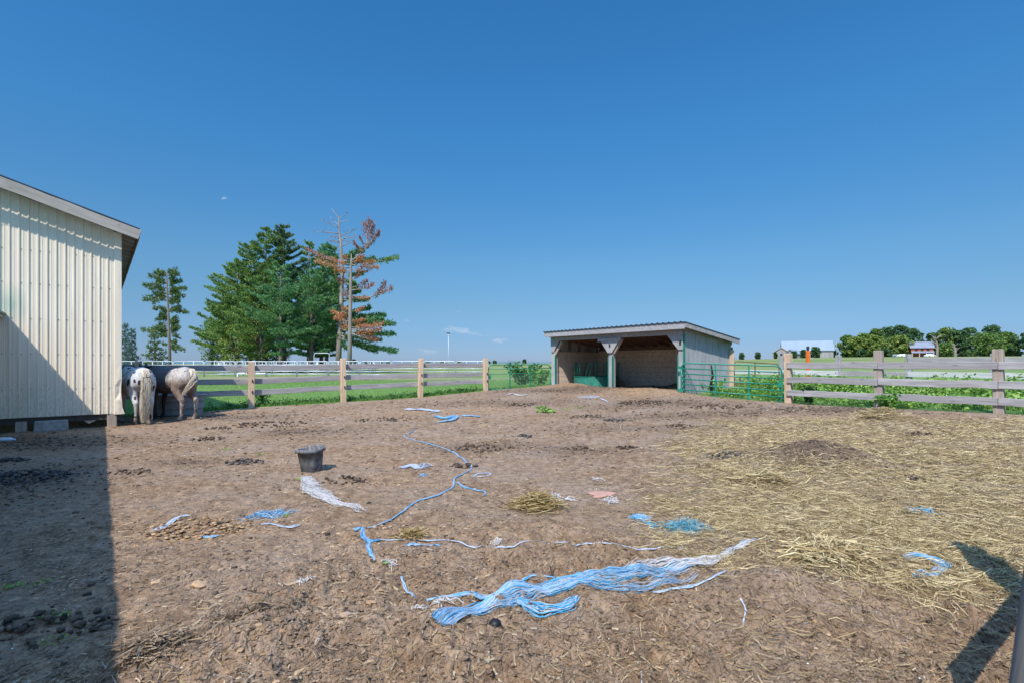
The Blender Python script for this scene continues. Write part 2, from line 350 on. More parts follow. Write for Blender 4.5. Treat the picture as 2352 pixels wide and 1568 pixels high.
# ---------------------------------------------------------------- ground
def ground_mats():
    t = MT('dry_dirt', .95, .12); P = t.co()
    st, du, ta, ro = t.attr('straw'), t.attr('dung'), t.attr('tan'), t.attr('rough')
    n1 = t.noise(P, .9, 5, .6); n2 = t.noise(P, 7, 6, .7); n3 = t.noise(P, 45, 4, .7); n4 = t.noise(P, 160, 2, .6)
    c = t.ramp(n2, [(.30, (.12, .074, .045)), (.5, (.28, .182, .108)), (.70, (.45, .31, .195))])
    c = t.mix(t.rng(n1, .42, .66, 0, .5), c, (.36, .275, .21))
    c = t.mix(t.rng(n3, .52, .68, 0, .7), c, (.06, .04, .028))
    c = t.mix(t.rng(n3, .42, .26, 0, .5), c, (.40, .32, .25))
    dn = t.math('MULTIPLY', du, t.rng(n2, .3, .6, .35, 1.25))
    c = t.mix(dn, c, t.ramp(n3, [(.35, (.05, .035, .028)), (.6, (.13, .09, .065))]))
    tn = t.math('MULTIPLY', ta, t.rng(n3, .38, .58, .15, 1.))
    c = t.mix(tn, c, t.ramp(n2, [(.3, (.22, .13, .07)), (.7, (.42, .27, .15))]))
    sv = t.n.new('ShaderNodeTexNoise'); sv.inputs['Scale'].default_value = 1; sv.inputs['Detail'].default_value = 5
    mp_ = t.co((90, 14, 30)); t.l.new(mp_, sv.inputs['Vector'])
    s2 = t.noise(t.co((14, 90, 30)), 1, 5)
    fib = t.math('MAXIMUM', sv.outputs[0], s2)
    sn = t.math('MULTIPLY', st, t.rng(fib, .5, .64, .05, .75))
    c = t.mix(sn, c, t.ramp(n2, [(.3, (.20, .145, .075)), (.7, (.40, .31, .18))]))
    spk = t.vor(P, 26); c = t.mix(t.rng(t.noise(P, 19, 5, .75), .56, .7, 0, .6), c, (.085, .056, .038)); c = t.mix(t.rng(spk, .06, .035, 0, .7), c, (.55, .48, .40))
    t.bump(t.math('ADD', n3, t.math('MULTIPLY', n4, .5)), 1.0, .02)
    dirt = t.base(c)
    t = MT('meadow', .9, .15); P = t.co()
    a = t.noise(P, .35, 4); b = t.noise(P, 3.2, 6, .7); d = t.noise(t.co((40, 40, 40)), 1, 3, .7)
    c = t.ramp(b, [(.3, (.09, .155, .035)), (.5, (.14, .235, .06)), (.7, (.21, .30, .09))])
    c = t.mix(t.rng(d, .5, .75, 0, .5), c, (.03, .06, .012))
    r = t.n.new('ShaderNodeVectorMath'); r.operation = 'LENGTH'; t.l.new(P, r.inputs[0]); rr = r.outputs['Value']
    # hay-coloured far field with green strips
    big = t.noise(t.co((.02, .055, .02)), 1, 3, .5)
    far = t.ramp(big, [(.36, (.13, .19, .05)), (.47, (.24, .23, .10)), (.58, (.14, .21, .06)), (.7, (.27, .25, .13))])
    c = t.mix(t.rng(rr, 55, 110), c, far)
    c = t.mix(t.math('MULTIPLY', t.rng(a, .56, .66, 0, .6), t.rng(rr, 20, 60, .2, 1)), c, (.17, .17, .06))
    ring = t.attr('sand'); c = t.mix(t.math('MULTIPLY', ring, t.rng(b, .35, .6, .5, 1)), c, (.30, .22, .15))
    t.bump(d, .6, .05)
    return dirt, t.base(c)
M['dirt'], M['meadow'] = ground_mats()
def build_ground():
    ang = np.r_[np.arange(-180, -58, 2.4), np.arange(-58, 58, .115), np.arange(58, 180, 2.4)]; ang = R(90)-np.radians(ang)
    rad = np.r_[[.02], np.linspace(.3, 1.8, 14), 1.9*1.0036**np.arange(0, 770), ]
    rad = np.r_[rad, rad[-1]*1.045**np.arange(1, 112)]
    na, nr = len(ang), len(rad)
    A, Q = np.meshgrid(ang, rad); X = (np.cos(A)*Q).ravel(); Y = (np.sin(A)*Q).ravel()
    Z = zg(X, Y)
    V = np.c_[X, Y, Z]; ii = np.arange(nr-1)[:, None]*na; jj = np.arange(na)[None, :]; j2 = (jj+1) % na
    Fq = np.stack([ii+jj, ii+na+jj, ii+na+j2, ii+j2], -1).reshape(-1, 4)[:, ::-1]
    pd = sdist(X, Y, PAD)+.14*fbm(X*1.6, Y*1.6, 88, 4)-.05
    dirt = pd[Fq].mean(1) > 0
    ro, st, du, ta = masks(X, Y)
    sand = blob(X, Y, -21, 52, 12, 5)*1.3+blob(X, Y, -9, 46, 13, 3.5)*.9+.5*blob(X, Y, 10.5, 20.5, 1.6, 1.2)
    for nm, sel, mt in (('dirt_ground', dirt, M['dirt']), ('grass_field', ~dirt, M['meadow'])):
        f = Fq[sel]; u, inv = np.unique(f, return_inverse=True)
        o = raw(nm, V[u], inv.reshape(f.shape), mt, smooth=True, attrs={'rough': ro[u], 'straw': st[u], 'dung': du[u], 'tan': ta[u], 'sand': np.clip(sand[u], 0, 1)})
        o['kind'] = 'structure'
build_ground()
# distant blue rise on the horizon
def hills():
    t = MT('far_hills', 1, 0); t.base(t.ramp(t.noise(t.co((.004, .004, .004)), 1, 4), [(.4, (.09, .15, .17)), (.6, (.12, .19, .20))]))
    rng_ = np.random.default_rng(3); n = 400; V = []; Fq = []
    for i in range(n+1):
        a = R(-75+150*i/n); h = 9+5*float(fbm(np.array([i*.03]), np.array([2.]), 9, 4)[0])
        for (r, z) in ((3200, -12), (3300, h*.7), (3500, h), (3900, h*.8), (4200, -12)): V.append((math.sin(a)*r, math.cos(a)*r, z))
    for i in range(n):
        for k in range(4): a = i*5+k; Fq.append((a, a+1, a+6, a+5))
    o = raw('hills', V, Fq, t.m, smooth=True); o['kind'] = 'structure'
hills()
# ================================================================== boards, fences
def board(name, p0, p1, h, th, mat, parent, warp=.006, roll=0, seed=None, axis_up=Vector((0, 0, 1))):
    p0 = Vector(p0); p1 = Vector(p1); L = (p1-p0).length; X = (p1-p0).normalized(); Y = axis_up.cross(X).normalized(); Z = X.cross(Y)
    rnd = random.Random(seed if seed is not None else hash((round(p0.x, 2), round(p0.z, 2))) & 0xffff)
    n = max(2, int(L/.35)); V = []; Fc = []
    for i in range(n+1):
        x = -L/2+L*i/n; dz = rnd.uniform(-warp, warp); dy = rnd.uniform(-warp, warp)*.6; e = 1+rnd.uniform(-.03, .03)
        for (a, b) in ((-1, -1), (1, -1), (1, 1), (-1, 1)): V.append((x, a*th/2+dy, b*h/2*e+dz))
    for i in range(n):
        for k in range(4): a = i*4+k; b = i*4+(k+1) % 4; Fc.append((a, b, b+4, a+4))
    Fc += [(3, 2, 1, 0), tuple(n*4+k for k in range(4))]
    o = raw(name, V, Fc, mat)
    Mx = Matrix((X, Y, Z)).transposed().to_4x4(); Mx.translation = (p0+p1)/2
    if parent: o.parent = parent; Mx.translation = Mx.translation-Vector(parent.location)
    o.matrix_local = Mx
    if th > .02:
        b_ = o.modifiers.new('bevel', 'BEVEL'); b_.width = .006; b_.segments = 1; b_.limit_method = 'ANGLE'; b_.angle_limit = R(50)
    return o
def post(name, x, y, z0, z1, w, mat, parent, rz=0, lean=(0, 0)):
    p0 = Vector((x-lean[0]*.15, y-lean[1]*.15, z0-.12)); p1 = Vector((x+lean[0], y+lean[1], z1))
    m = MB(); n = 6; L = z1-z0+.12; rnd = random.Random(int(x*100)+int(y*37))
    for i in range(n+1):
        t = i/n; c = p0.lerp(p1, t); k = 1+rnd.uniform(-.025, .025); hw = w/2*k
        for (a, b) in ((-1, -1), (1, -1), (1, 1), (-1, 1)):
            ca, sa = math.cos(rz), math.sin(rz); m.v.append((c.x+(a*ca-b*sa)*hw, c.y+(a*sa+b*ca)*hw, c.z+(rnd.uniform(-.008, .008) if i == n else 0)))
    for i in range(n):
        for k in range(4): a = i*4+k; b = i*4+(k+1) % 4; m.f.append((a, b, b+4, a+4))
    m.f += [(3, 2, 1, 0), tuple(n*4+k for k in range(4))]
    org = Vector((x, y, z0)); m.v = [tuple(Vector(v)-org) for v in m.v]
    o = m.build(name, mat, parent, bevel=.008); o.location = org-(Vector(parent.location) if parent else Vector((0, 0, 0)))
    return o
def left_fence():
    ang = math.atan2(DL[1], DL[0])
    root = thing('rail_fence', 'three-rail grey board fence with tan square posts along the left meadow behind the horses', 'fence', (*fl(0), 0))
    tops = {-2: 1.62, -1: 1.60, 0: 1.59, 1: 1.70, 2: 1.715, 3: 1.73}
    zr = [(1.42, 1.05, .62), (1.42, .99, .62), (1.38, .96, .61), (1.42, 1.04, .69), (1.47, 1.07, .75), (1.455, 1.09, .80)]
    nrm = Vector((-DL[1], DL[0], 0)).normalized()
    for i, k in enumerate(range(-2, 4)):
        x, y = fl(k); z = gz(x, y, False)
        p = post('post', x, y, z, tops[k], .165, M['post_wood'], root, ang, (random.Random(k).uniform(-.02, .02), 0))
        if k > -2 and k < 3 or k == 3:
            for dz in (zr[i][1], zr[i][2]):
                b = MB(); q = Vector((x, y, dz+.03))-nrm*.095+Vector((DL[0], DL[1], 0))*.02-p.location-Vector(root.location)
                b.box(q, (.035, .03, .075), ang); b.build('bolt', M['dark_metal'], p)
        if k < 3:
            x2, y2 = fl(k+1)
            for j in range(3):
                a = Vector((x, y, zr[i][j]))+nrm*.11; c = Vector((x2, y2, zr[i+1][j]))+nrm*.11
                d = (c-a).normalized()*.004
                board('rail', a+d, c-d, .17, .04, M['grey_wood'], root, .008, seed=i*7+j)
left_fence()
def right_fence():
    ang = math.atan2(DF[1], DF[0]); nrm = Vector((-.805, -.593, 0)).normalized()       # towards the paddock
    root = thing('rail_fence', 'three-rail grey board fence running from the green tube gate to the right edge', 'fence', (*fr(0), 0))
    zt = {0: 1.83, 1: 1.88, 2: 1.865, 3: 1.85, 4: 1.85, 5: 1.85}
    for k in range(0, 6):
        x, y = fr(k); z = gz(x, y, False)
        post('post', x, y, z, zt[k], .19, M['post_grey'] if k else M['post_wood'], root, ang, (-.03, 0))
        if k < 5:
            x2, y2 = fr(k+1); L_ = [(1.48, 1.48, 1.49), (1.04, 1.045, 1.05), (.64, .655, .66)]
            for j, q in enumerate(L_):
                a = Vector((x, y, q[min(k, 2)]))+nrm*.125; c = Vector((x2, y2, q[min(k+1, 2)]))+nrm*.125; d = (c-a).normalized()*.004
                board('rail', a+d, c-d, .175, .04, M['grey_wood'], root, .012, seed=50+k*5+j)
right_fence()
def back_fence():
    root = thing('rail_fence', 'old fence with whitewashed and grey boards standing in the weeds beyond the nearer right fence', 'fence', (13.7, 21.5, 0))
    d = Vector((1.42, -1.935, 0)); p0 = Vector((13.74, 21.5, 0)); nrm = Vector((-.805, -.593, 0)).normalized()
    mats = {-1: 'white_rail', 0: 'grey_wood', 1: 'white_rail', 2: 'white_rail', 3: 'white_rail', -2: 'white_rail'}
    for k in range(-2, 6):
        p = p0+d*k; post('post', p.x, p.y, .4, 1.86+.02*(k % 2), .19, M['old_post'], root, math.atan2(d.y, d.x), (.03*(k % 3-1), 0))
        if k < 5:
            q = p+d
            for j, z in enumerate((1.64, 1.12, .70)):
                if j == 0 and k not in (1, 2, 3, 4): continue
                mt = M[mats.get(k, 'white_rail')] if j == 1 else M['old_grey'] if j == 2 else M['grey_wood']
                board('rail', p+nrm*.12+Vector((0, 0, z+.01*(k % 2))), q+nrm*.12+Vector((0, 0, z)), .2, .04, mt, root, .012, seed=90+k*5+j)
M['old_grey'] = wood('old_grey', (.22, .21, .2), (.38, .37, .35), (.5, .49, .47))
back_fence()
# near fence beside the camera: its post and board throw the shadow at lower right, one leaning post stands at the picture's edge
def near_fence():
    root = thing('near_fence', 'weathered grey leaning post at the right edge beside the camera', 'post', (.93, .84, 0))
    x0, y0 = .868, .84
    m = MB()
    pts = []
    for i in range(9):
        z = .02+i*.22; pts.append((x0-.93+.13*(z-.9), y0-.84, z))
    m.tube(pts, [.05*(1-.003*i) for i in range(9)], 12)
    o = m.build('trunk', M['old_dark'], root, smooth=True)
M['old_dark'] = wood('old_dark', (.10, .095, .085), (.20, .19, .17), (.30, .29, .27), along=2)
near_fence()
def side_rail():
    root = thing('rail_fence', 'part of a board fence just outside the right edge that casts the crossed shadow', 'fence', (3.30, 3.08, 0))
    post('post', 3.26, 3.0, .02, 1.66, .17, M['post_grey'], root, .6)
    board('rail', Vector((1.84, 1.78, .9)), Vector((3.2, 2.78, .9)), .17, .045, M['grey_wood'], root)
    board('rail', Vector((3.21, 2.79, .9)), Vector((5.1, .6, .9)), .17, .045, M['grey_wood'], root)
side_rail()
# ================================================================== gates
def tube_gate(name, label, A, B, zt, zb, bars, vert, mat, rad=.024, group=None, hinge=True, mesh_from=None, curl=.16):
    """A hinge end, B latch end (xy); zt=(top at A, top at B)"""
    root = thing(name, label, 'gate', (A[0], A[1], 0), group=group)
    a = Vector((0, 0, 0)); b = Vector((B[0]-A[0], B[1]-A[1], 0))
    def P(t, s): return a.lerp(b, t)+Vector((0, 0, (zt[0]*(1-t)+zt[1]*t)*(1-s)+(zb[0]*(1-t)+zb[1]*t)*s))
    L = b.length; c = curl/L; h = zt[0]-zb[0]; cs = curl/h
    loop = [P(0, cs)]
    for q in (.5,): loop.append(P(c*.3, cs*.3))
    loop += [P(c, 0)]+[P(t, 0) for t in np.linspace(c, 1-c, 6)[1:]]+[P(1-c*.3, cs*.3), P(1, cs)]+[P(1, t) for t in np.linspace(cs, 1-cs, 5)[1:]]+[P(1-c*.3, 1-cs*.3), P(1-c, 1)]
    loop += [P(t, 1) for t in np.linspace(1-c, c, 6)[1:]]+[P(c*.3, 1-cs*.3), P(0, 1-cs), P(0, .5), P(0, cs)]
    m = MB(); m.tube(loop, rad, 8); m.build('gate_frame', mat, root, smooth=True)
    for s in bars: m = MB(); m.tube([P(0, s), P(.5, s+.004), P(1, s)], rad*.85, 6); m.build('bar', mat, root, smooth=True)
    for t in vert: m = MB(); m.box((P(t, 0)+P(t, 1))/2, (.045, .02, h-.01), math.atan2(b.y, b.x)); m.build('upright', mat, root)
    if hinge:
        for s in (.14, .84): m = MB(); m.box(P(0, s)-b.normalized()*.05, (.12, .05, .09), math.atan2(b.y, b.x)); m.build('hinge', mat, root)
        m = MB(); m.box(P(1, .48)-b.normalized()*.05, (.12, .05, .16), math.atan2(b.y, b.x)); m.build('latch', mat, root)
    if mesh_from is not None:
        m = MB()
        n = int(L/.05)
        for i in range(1, n): m.tube([P(i/n, mesh_from), P(i/n, 1)], .0024, 3, cap=False)
        k = 14
        for i in range(k): m.tube([P(0, mesh_from+(1-mesh_from)*i/k), P(1, mesh_from+(1-mesh_from)*i/k)], .0024, 3, cap=False)
        m.build('wire_mesh', M['mesh_wire'], root)
    return root
M['mesh_wire'] = plain('mesh_wire', (.20, .34, .26), .5)
a = np.array(sp(-.02, -.10)); b = np.array(fr(0)); d = (b-a)/np.linalg.norm(b-a); b = b-d*.17
tube_gate('tube_gate', 'green seven-bar tube gate between the open shelter and the right fence', tuple(a), tuple(b+np.array((-.05, -.05))), (1.55, 1.455), (.475, .30), (.165, .33, .49, .65, .82), (.36, .69), M['green_paint'], .025)
a2 = np.array(sp(SLEN+.06, -.05)); b2 = np.array(fl(3)); d = (b2-a2)/np.linalg.norm(b2-a2); b2 = b2-d*.12
tube_gate('mesh_gate', 'green gate with wire mesh lower half between the left fence and the shelter', tuple(a2), tuple(b2), (1.49, 1.47), (.50, .44), (.16, .36), (.33, .665), M['green_paint'], .02, mesh_from=.38)
tube_gate('rusty_gate', 'bent brown rusty tube gate in the weeds behind the green gate', (8.6, 19.8), (10.9, 20.9), (1.62, 1.50), (.45, .4), (.5, .74), (.45,), M['rust'], .018, hinge=False)
# ================================================================== run-in shelter
def shelter():
    root = thing('run_in_shelter', 'open-fronted grey board horse shelter with two bays, green trim and a sloping metal roof', 'shelter', (float(SR[0]), float(SR[1]), 0))
    O = Vector((SR[0], SR[1], 0)); e1 = Vector((SD1[0], SD1[1], 0)); e2 = Vector((SD2[0], SD2[1], 0)); rt = O
    def W(a, b, z): return e1*a+e2*b+Vector((0, 0, z))
    ZF, ZB = 2.80, 2.38          # wall tops front and back (front at b=0)
    zt = lambda b: ZF+(ZB-ZF)*b/SDEP
    def slab(mb, a0, a1, b0, b1, z0a, z1a, z0b=None, z1b=None):
        z0b = z0a if z0b is None else z0b; z1b = z1a if z1b is None else z1b
        V = [W(a0, b0, z0a), W(a1, b0, z0a), W(a1, b1, z0b), W(a0, b1, z0b), W(a0, b0, z1a), W(a1, b0, z1a), W(a1, b1, z1b), W(a0, b1, z1b)]
        mb.add(V, [(0, 3, 2, 1), (4, 5, 6, 7), (0, 1, 5, 4), (1, 2, 6, 5), (2, 3, 7, 6), (3, 0, 4, 7)])
    # outer vertical boarding, side walls (right a=0, left a=SLEN), back
    rnd = random.Random(4)
    for nm, aa in (('side_wall', 0.), ('side_wall', SLEN)):
        m = MB(); n = 14; w = (SDEP-.1)/n
        for i in range(n):
            b0 = .05+i*w+.004; b1 = .05+(i+1)*w-.004; off = rnd.uniform(-.004, .004)
            s = -1 if aa == 0 else 1
            x0, x1 = sorted((aa+s*(.03+off), aa+s*(.052+off)))
            slab(m, x0, x1, b0, b1, .28+rnd.uniform(-.02, .03), zt(b0)-.16, None, zt(b1)-.16)
        slab(m, *sorted((aa-.0, aa+(-.028 if aa == 0 else .028))), .03, SDEP-.03, .3, zt(0)-.17, None, zt(SDEP)-.17)
        m.build(nm, M['grey_wood_v'], root)
        m = MB(); s = -1 if aa == 0 else 1
        x0, x1 = sorted((aa+s*.03, aa+s*.062)); slab(m, x0, x1, -.02, SDEP, zt(0)-.19, zt(0)-.01, zt(SDEP)-.17, zt(SDEP)-.01)
        m.build('side_board', M['grey_wood'], root)
    # horizontal inner planks: back and both sides up to 1.95 m above the floor
    def planks(nm, f, ln, z0, top, parent=root, seed=0):
        z = z0; i = 0; g = thing  # each wall of planks is one part, the planks its boards
        m = MB(); r = random.Random(seed)
        while z < top:
            h = .215; off = r.uniform(0, .006); f(m, z+.003, min(z+h-.003, top), off); z += h; i += 1
        return m
    m = planks('x', lambda m, z0, z1, o: slab(m, .02, SLEN-.02, SDEP-.06+o, SDEP-.02+o, z0, z1), 0, .3, 2.1, seed=1); m.build('back_planks', M['inner_wood'], root)
    m = planks('x', lambda m, z0, z1, o: slab(m, .03+o, .065+o, .1, SDEP-.07, z0, z1), 0, .3, 2.0, seed=2); m.build('side_planks', M['inner_wood_y'], root)
    m = planks('x', lambda m, z0, z1, o: slab(m, SLEN-.065-o, SLEN-.03-o, .1, SDEP-.07, z0, z1), 0, .3, 2.05, seed=3); m.build('side_planks', M['inner_wood_y'], root)
    m = MB(); slab(m, 0, SLEN, SDEP-.01, SDEP+.03, .3, ZB-.02); m.build('back_wall', M['rafter'], root)
    for k in range(5): m = MB(); slab(m, SLEN-.12, SLEN-.03, .35+k*.6, .44+k*.6, 2.05, zt(.4+k*.6)-.19); m.build('stud', M['rafter'], root)
    # front: posts, header, gussets
    def fpost(a0, a1, nm='front_post'):
        m = MB(); slab(m, a0, a1, .0, .16, .3, ZF-.3); m.build(nm, M['grey_wood_v'], root)
    fpost(-.02, .16); fpost(SLEN-.2, SLEN+.02); amid = 3.22; fpost(amid-.13, amid+.07)
    
    m = MB(); slab(m, -.03, SLEN+.03, -.045, -.005, ZF-.30, ZF-.02); m.build('header', M['grey_wood_x'], root)
    m = MB(); slab(m, .1, SLEN-.1, .02, .14, ZF-.30, ZF-.12); m.build('beam', M['rafter'], root)
    def gusset(a, sgn, w=.52, h=.62, nm='gusset', b=(-.04, -.008), post_w=.18):
        V2 = [(a, ZF-.302), (a+sgn*(post_w+w), ZF-.302), (a+sgn*post_w, ZF-.302-h), (a, ZF-.302-h)]
        m = MB(); V = [W(p[0], b[0], p[1]) for p in V2]+[W(p[0], b[1], p[1]) for p in V2]
        m.add(V, [(0, 1, 2, 3), (7, 6, 5, 4), (0, 4, 5, 1), (1, 5, 6, 2), (2, 6, 7, 3), (3, 7, 4, 0)]); return m.build(nm, M['grey_wood_v'], root)
    gusset(-.03, 1, .44, .50); gusset(SLEN+.03, -1, .34, .48)
    V2 = [(amid-.50, ZF-.38), (amid+.46, ZF-.38), (amid+.08, ZF-.86), (amid-.13, ZF-.86)]
    m = MB(); V = [W(p[0], -.06, p[1]) for p in V2]+[W(p[0], -.015, p[1]) for p in V2]
    m.add(V, [(0, 1, 2, 3), (7, 6, 5, 4), (0, 4, 5, 1), (1, 5, 6, 2), (2, 6, 7, 3), (3, 7, 4, 0)]); m.build('gusset', M['grey_wood_v'], root)
    m = MB(); slab(m, amid-.58, amid+.58, -.09, -.048, ZF-.42, ZF-.30); m.build('cap_board', M['grey_wood_x'], root)
    # diagonal braces seen inside
    for (a0, a1) in ((amid-.16, amid-.54), (SLEN-.2, SLEN-.58)):
        m = MB(); p0 = W(a0, .06, ZF-.88); p1 = W(a1, .06, ZF-.33); dd = (p1-p0).normalized(); nn = dd.cross(e2).normalized()*.05
        V = [p0-nn-e2*.05, p0+nn-e2*.05, p0+nn+e2*.05, p0-nn+e2*.05, p1-nn-e2*.05, p1+nn-e2*.05, p1+nn+e2*.05, p1-nn+e2*.05]
        m.add(V, [(0, 3, 2, 1), (4, 5, 6, 7), (0, 1, 5, 4), (1, 2, 6, 5), (2, 3, 7, 6), (3, 0, 4, 7)]); m.build('brace', M['post_grey'], root)
    # green angle-iron trim on post edges
    for (a0, a1, z1) in ((-.062, -.024, ZF-.32), (.162, .20, ZF-.95), (amid-.135, amid-.10, ZF-.99), (amid+.072, amid+.105, ZF-.99), (SLEN-.24, SLEN-.202, ZF-.92)):
        m = MB(); slab(m, a0, a1, -.018, .05, .3, z1); m.build('green_trim', M['green_paint'], root)
    m = MB(); slab(m, -.07, -.058, -.02, .055, .3, ZF-.3); m.build('green_trim', M['green_paint'], root); m = MB(); slab(m, -.07, -.03, SDEP-.01, SDEP+.04, .3, ZB-.25); m.build('green_trim', M['green_paint'], root)
    # small square vents/lamps on posts
    for a_, z_ in ((amid-.03, ZF-.58), (.05, ZF-.56)):
        m = MB(); slab(m, a_-.035, a_+.035, -.075, -.061, z_-.06, z_+.06); m.build('socket', M['dark_metal'], root)
    # rafters + purlin boards + roof
    for k in range(11):
        a0 = .12+k*(SLEN-.28)/10
        m = MB(); slab(m, a0, a0+.045, .15, SDEP-.03, zt(.15)-.17, zt(.15)-.01, zt(SDEP-.03)-.17, zt(SDEP-.03)-.01); m.build('rafter', M['rafter'], root)
    m = MB(); slab(m, -.28, SLEN+.14, -.26, SDEP+.06, zt(-.26)+.0, zt(-.26)+.022, zt(SDEP+.06)+.0, zt(SDEP+.06)+.022); m.build('roof_deck', M['rafter'], root)
    m = MB(); slab(m, -.28, SLEN+.14, -.30, -.262, zt(-.26)-.17, zt(-.26)+.045); m.build('fascia', M['grey_wood_x'], root)
    m = MB()
    slab(m, -.32, -.282, -.30, SDEP+.06, zt(-.3)-.13, zt(-.3)+.045, zt(SDEP+.06)-.13, zt(SDEP+.06)+.045); m.build('rake_board', M['grey_wood'], root)
    m = MB(); slab(m, SLEN+.142, SLEN+.18, -.30, SDEP+.06, zt(-.3)-.13, zt(-.3)+.045, zt(SDEP+.06)-.13, zt(SDEP+.06)+.045); m.build('rake_board', M['grey_wood'], root)
    V = []; Fc = []; pr = []; a = -.34
    while a < SLEN+.14:
        pr += [(a, .0), (a+.17, 0), (a+.185, .026), (a+.215, .026), (a+.23, 0)]; a += .23
    for (a_, dz) in pr: V += [W(a_, -.34, zt(-.34)+.05+dz), W(a_, SDEP+.10, zt(SDEP+.10)+.05+dz)]
    for i in range(len(pr)-1): Fc.append((2*i, 2*i+2, 2*i+3, 2*i+1))
    m = MB(); m.add(V, Fc); o = m.build('metal_roof', M['roof_metal'], root); s = o.modifiers.new('s', 'SOLIDIFY'); s.thickness = .012
    return root
M['inner_wood_y'] = wood('inner_wood_y', (.34, .24, .18), (.66, .51, .40), (.84, .70, .57), along=0, tint=.35)
M['grey_wood_x'] = wood('grey_wood_x', (.22, .215, .22), (.38, .37, .375), (.52, .51, .51), along=0)
M['roof_metal'] = plain('roof_metal', (.05, .06, .08), .4, .2, 3, .5, .3)
shelter()
# hay ring feeder in the left bay
def feeder():
    c = Vector((*sp(5.42, 1.55), .50)); r = .98
    root = thing('hay_feeder', 'green round hay feeder with looped tube bars inside the left bay of the shelter', 'hay feeder', c)
    m = MB(); n = 40
    V = []; Fc = []
    for i in range(n):
        a = 2*math.pi*i/n
        for (q, z) in ((r, 0), (r, .46), (r-.012, .46), (r-.012, 0)): V.append((math.cos(a)*q, math.sin(a)*q, z))
    for i in range(n):
        for k in range(4): a_ = i*4+k; b_ = i*4+(k+1) % 4; c_ = ((i+1) % n)*4; Fc.append((a_, c_+k, c_+(k+1) % 4, b_))
    m.add(V, Fc); m.build('side_sheet', M['pale_green'], root, smooth=False)
    m = MB(); m.tube([(math.cos(2*math.pi*i/n)*r, math.sin(2*math.pi*i/n)*r, .46) for i in range(n+1)], .02, 6, cap=False)
    m.tube([(math.cos(2*math.pi*i/n)*r, math.sin(2*math.pi*i/n)*r, .02) for i in range(n+1)], .02, 6, cap=False); m.build('ring', M['green_paint'], root, smooth=True)
    nb = 14
    for i in range(nb):
        a = 2*math.pi*(i+.2)/nb; sl = (0, .22, 0, -.0)[i % 4]; w = .075
        pts = []
        for (s, z) in ((-w, .46), (-w, .9), (-w*.7, 1.02), (0, 1.07), (w*.7, 1.02), (w, .9), (w, .46)):
            t = a+s/r+(z-.46)/.6*sl; pts.append((math.cos(t)*r, math.sin(t)*r, z))
        m = MB(); m.tube(pts, .017, 6); m.build('hoop', M['green_paint'], root, smooth=True)
feeder()
# rough tan post and thin dark rail beside the shelter
p = post('wooden_post', *at(1677, 18.9).xy, .4, 2.02, .2, M['post_pale'] if 'post_pale' in M else M['post_wood'], None, .3)
tag(p, 'pale rough plank post at the back corner of the shelter behind the green gate', 'post')
m = MB(); q = at(1634, 18.2); m.tube([(0, 0, 0), (-.03, 0, .35), (.04, 0, .7), (-.01, 0, 1.02), (-.05, 0, 1.12)], [.035, .05, .035, .02, .006], 6)
o = m.build('dead_branch', M['black'], None, smooth=True); qq = sp(-.12, 1.55); o.location = (qq[0], qq[1], .42); tag(o, 'black upright stick leaning against the grey shelter side', 'stick')
# ================================================================== barn on the left
BC = Vector((-9.665, 12.6, 0)); BW = Vector((-.787, -.617, 0)); BN = Vector((.617, -.787, 0)); BS = Vector((-.63, .777, 0))
M['cream'] = None
def cream():
    t = MT('cream_steel', .38, .5); P = t.co((1, 1, 1)); n = t.noise(t.co((3, 3, .5)), 1, 4); n2 = t.noise(t.co((30, 30, 12)), 1, 4, .7)
    c = t.ramp(n, [(.3, (.80, .69, .52)), (.7, (.88, .78, .61))])
    z = t.n.new('ShaderNodeSeparateXYZ'); t.l.new(P, z.inputs[0])
    c = t.mix(t.math('MULTIPLY', t.rng(z.outputs[2], 1.6, .2, 0, .55), t.rng(n2, .42, .68)), c, (.34, .27, .20))
    st_ = t.noise(t.co((22, 22, .9)), 1, 4, .7); c = t.mix(t.rng(st_, .56, .74, 0, .35), c, (.42, .36, .28))
    # green wash where paint ran down beside the lean-to roof
    g = t.vor(t.co(), 1)
    s = t.n.new('ShaderNodeVectorMath'); s.operation = 'DISTANCE'; t.l.new(t.co((1, 1, .55)), s.inputs[0]); s.inputs[1].default_value = (-1.5, -1.18, 2.82*.55)
    c = t.mix(t.math('MULTIPLY', t.rng(s.outputs['Value'], .30, .02, 0, .6), t.rng(n, .3, .6)), c, (.12, .36, .26))
    return t.base(c)
M['cream'] = cream()
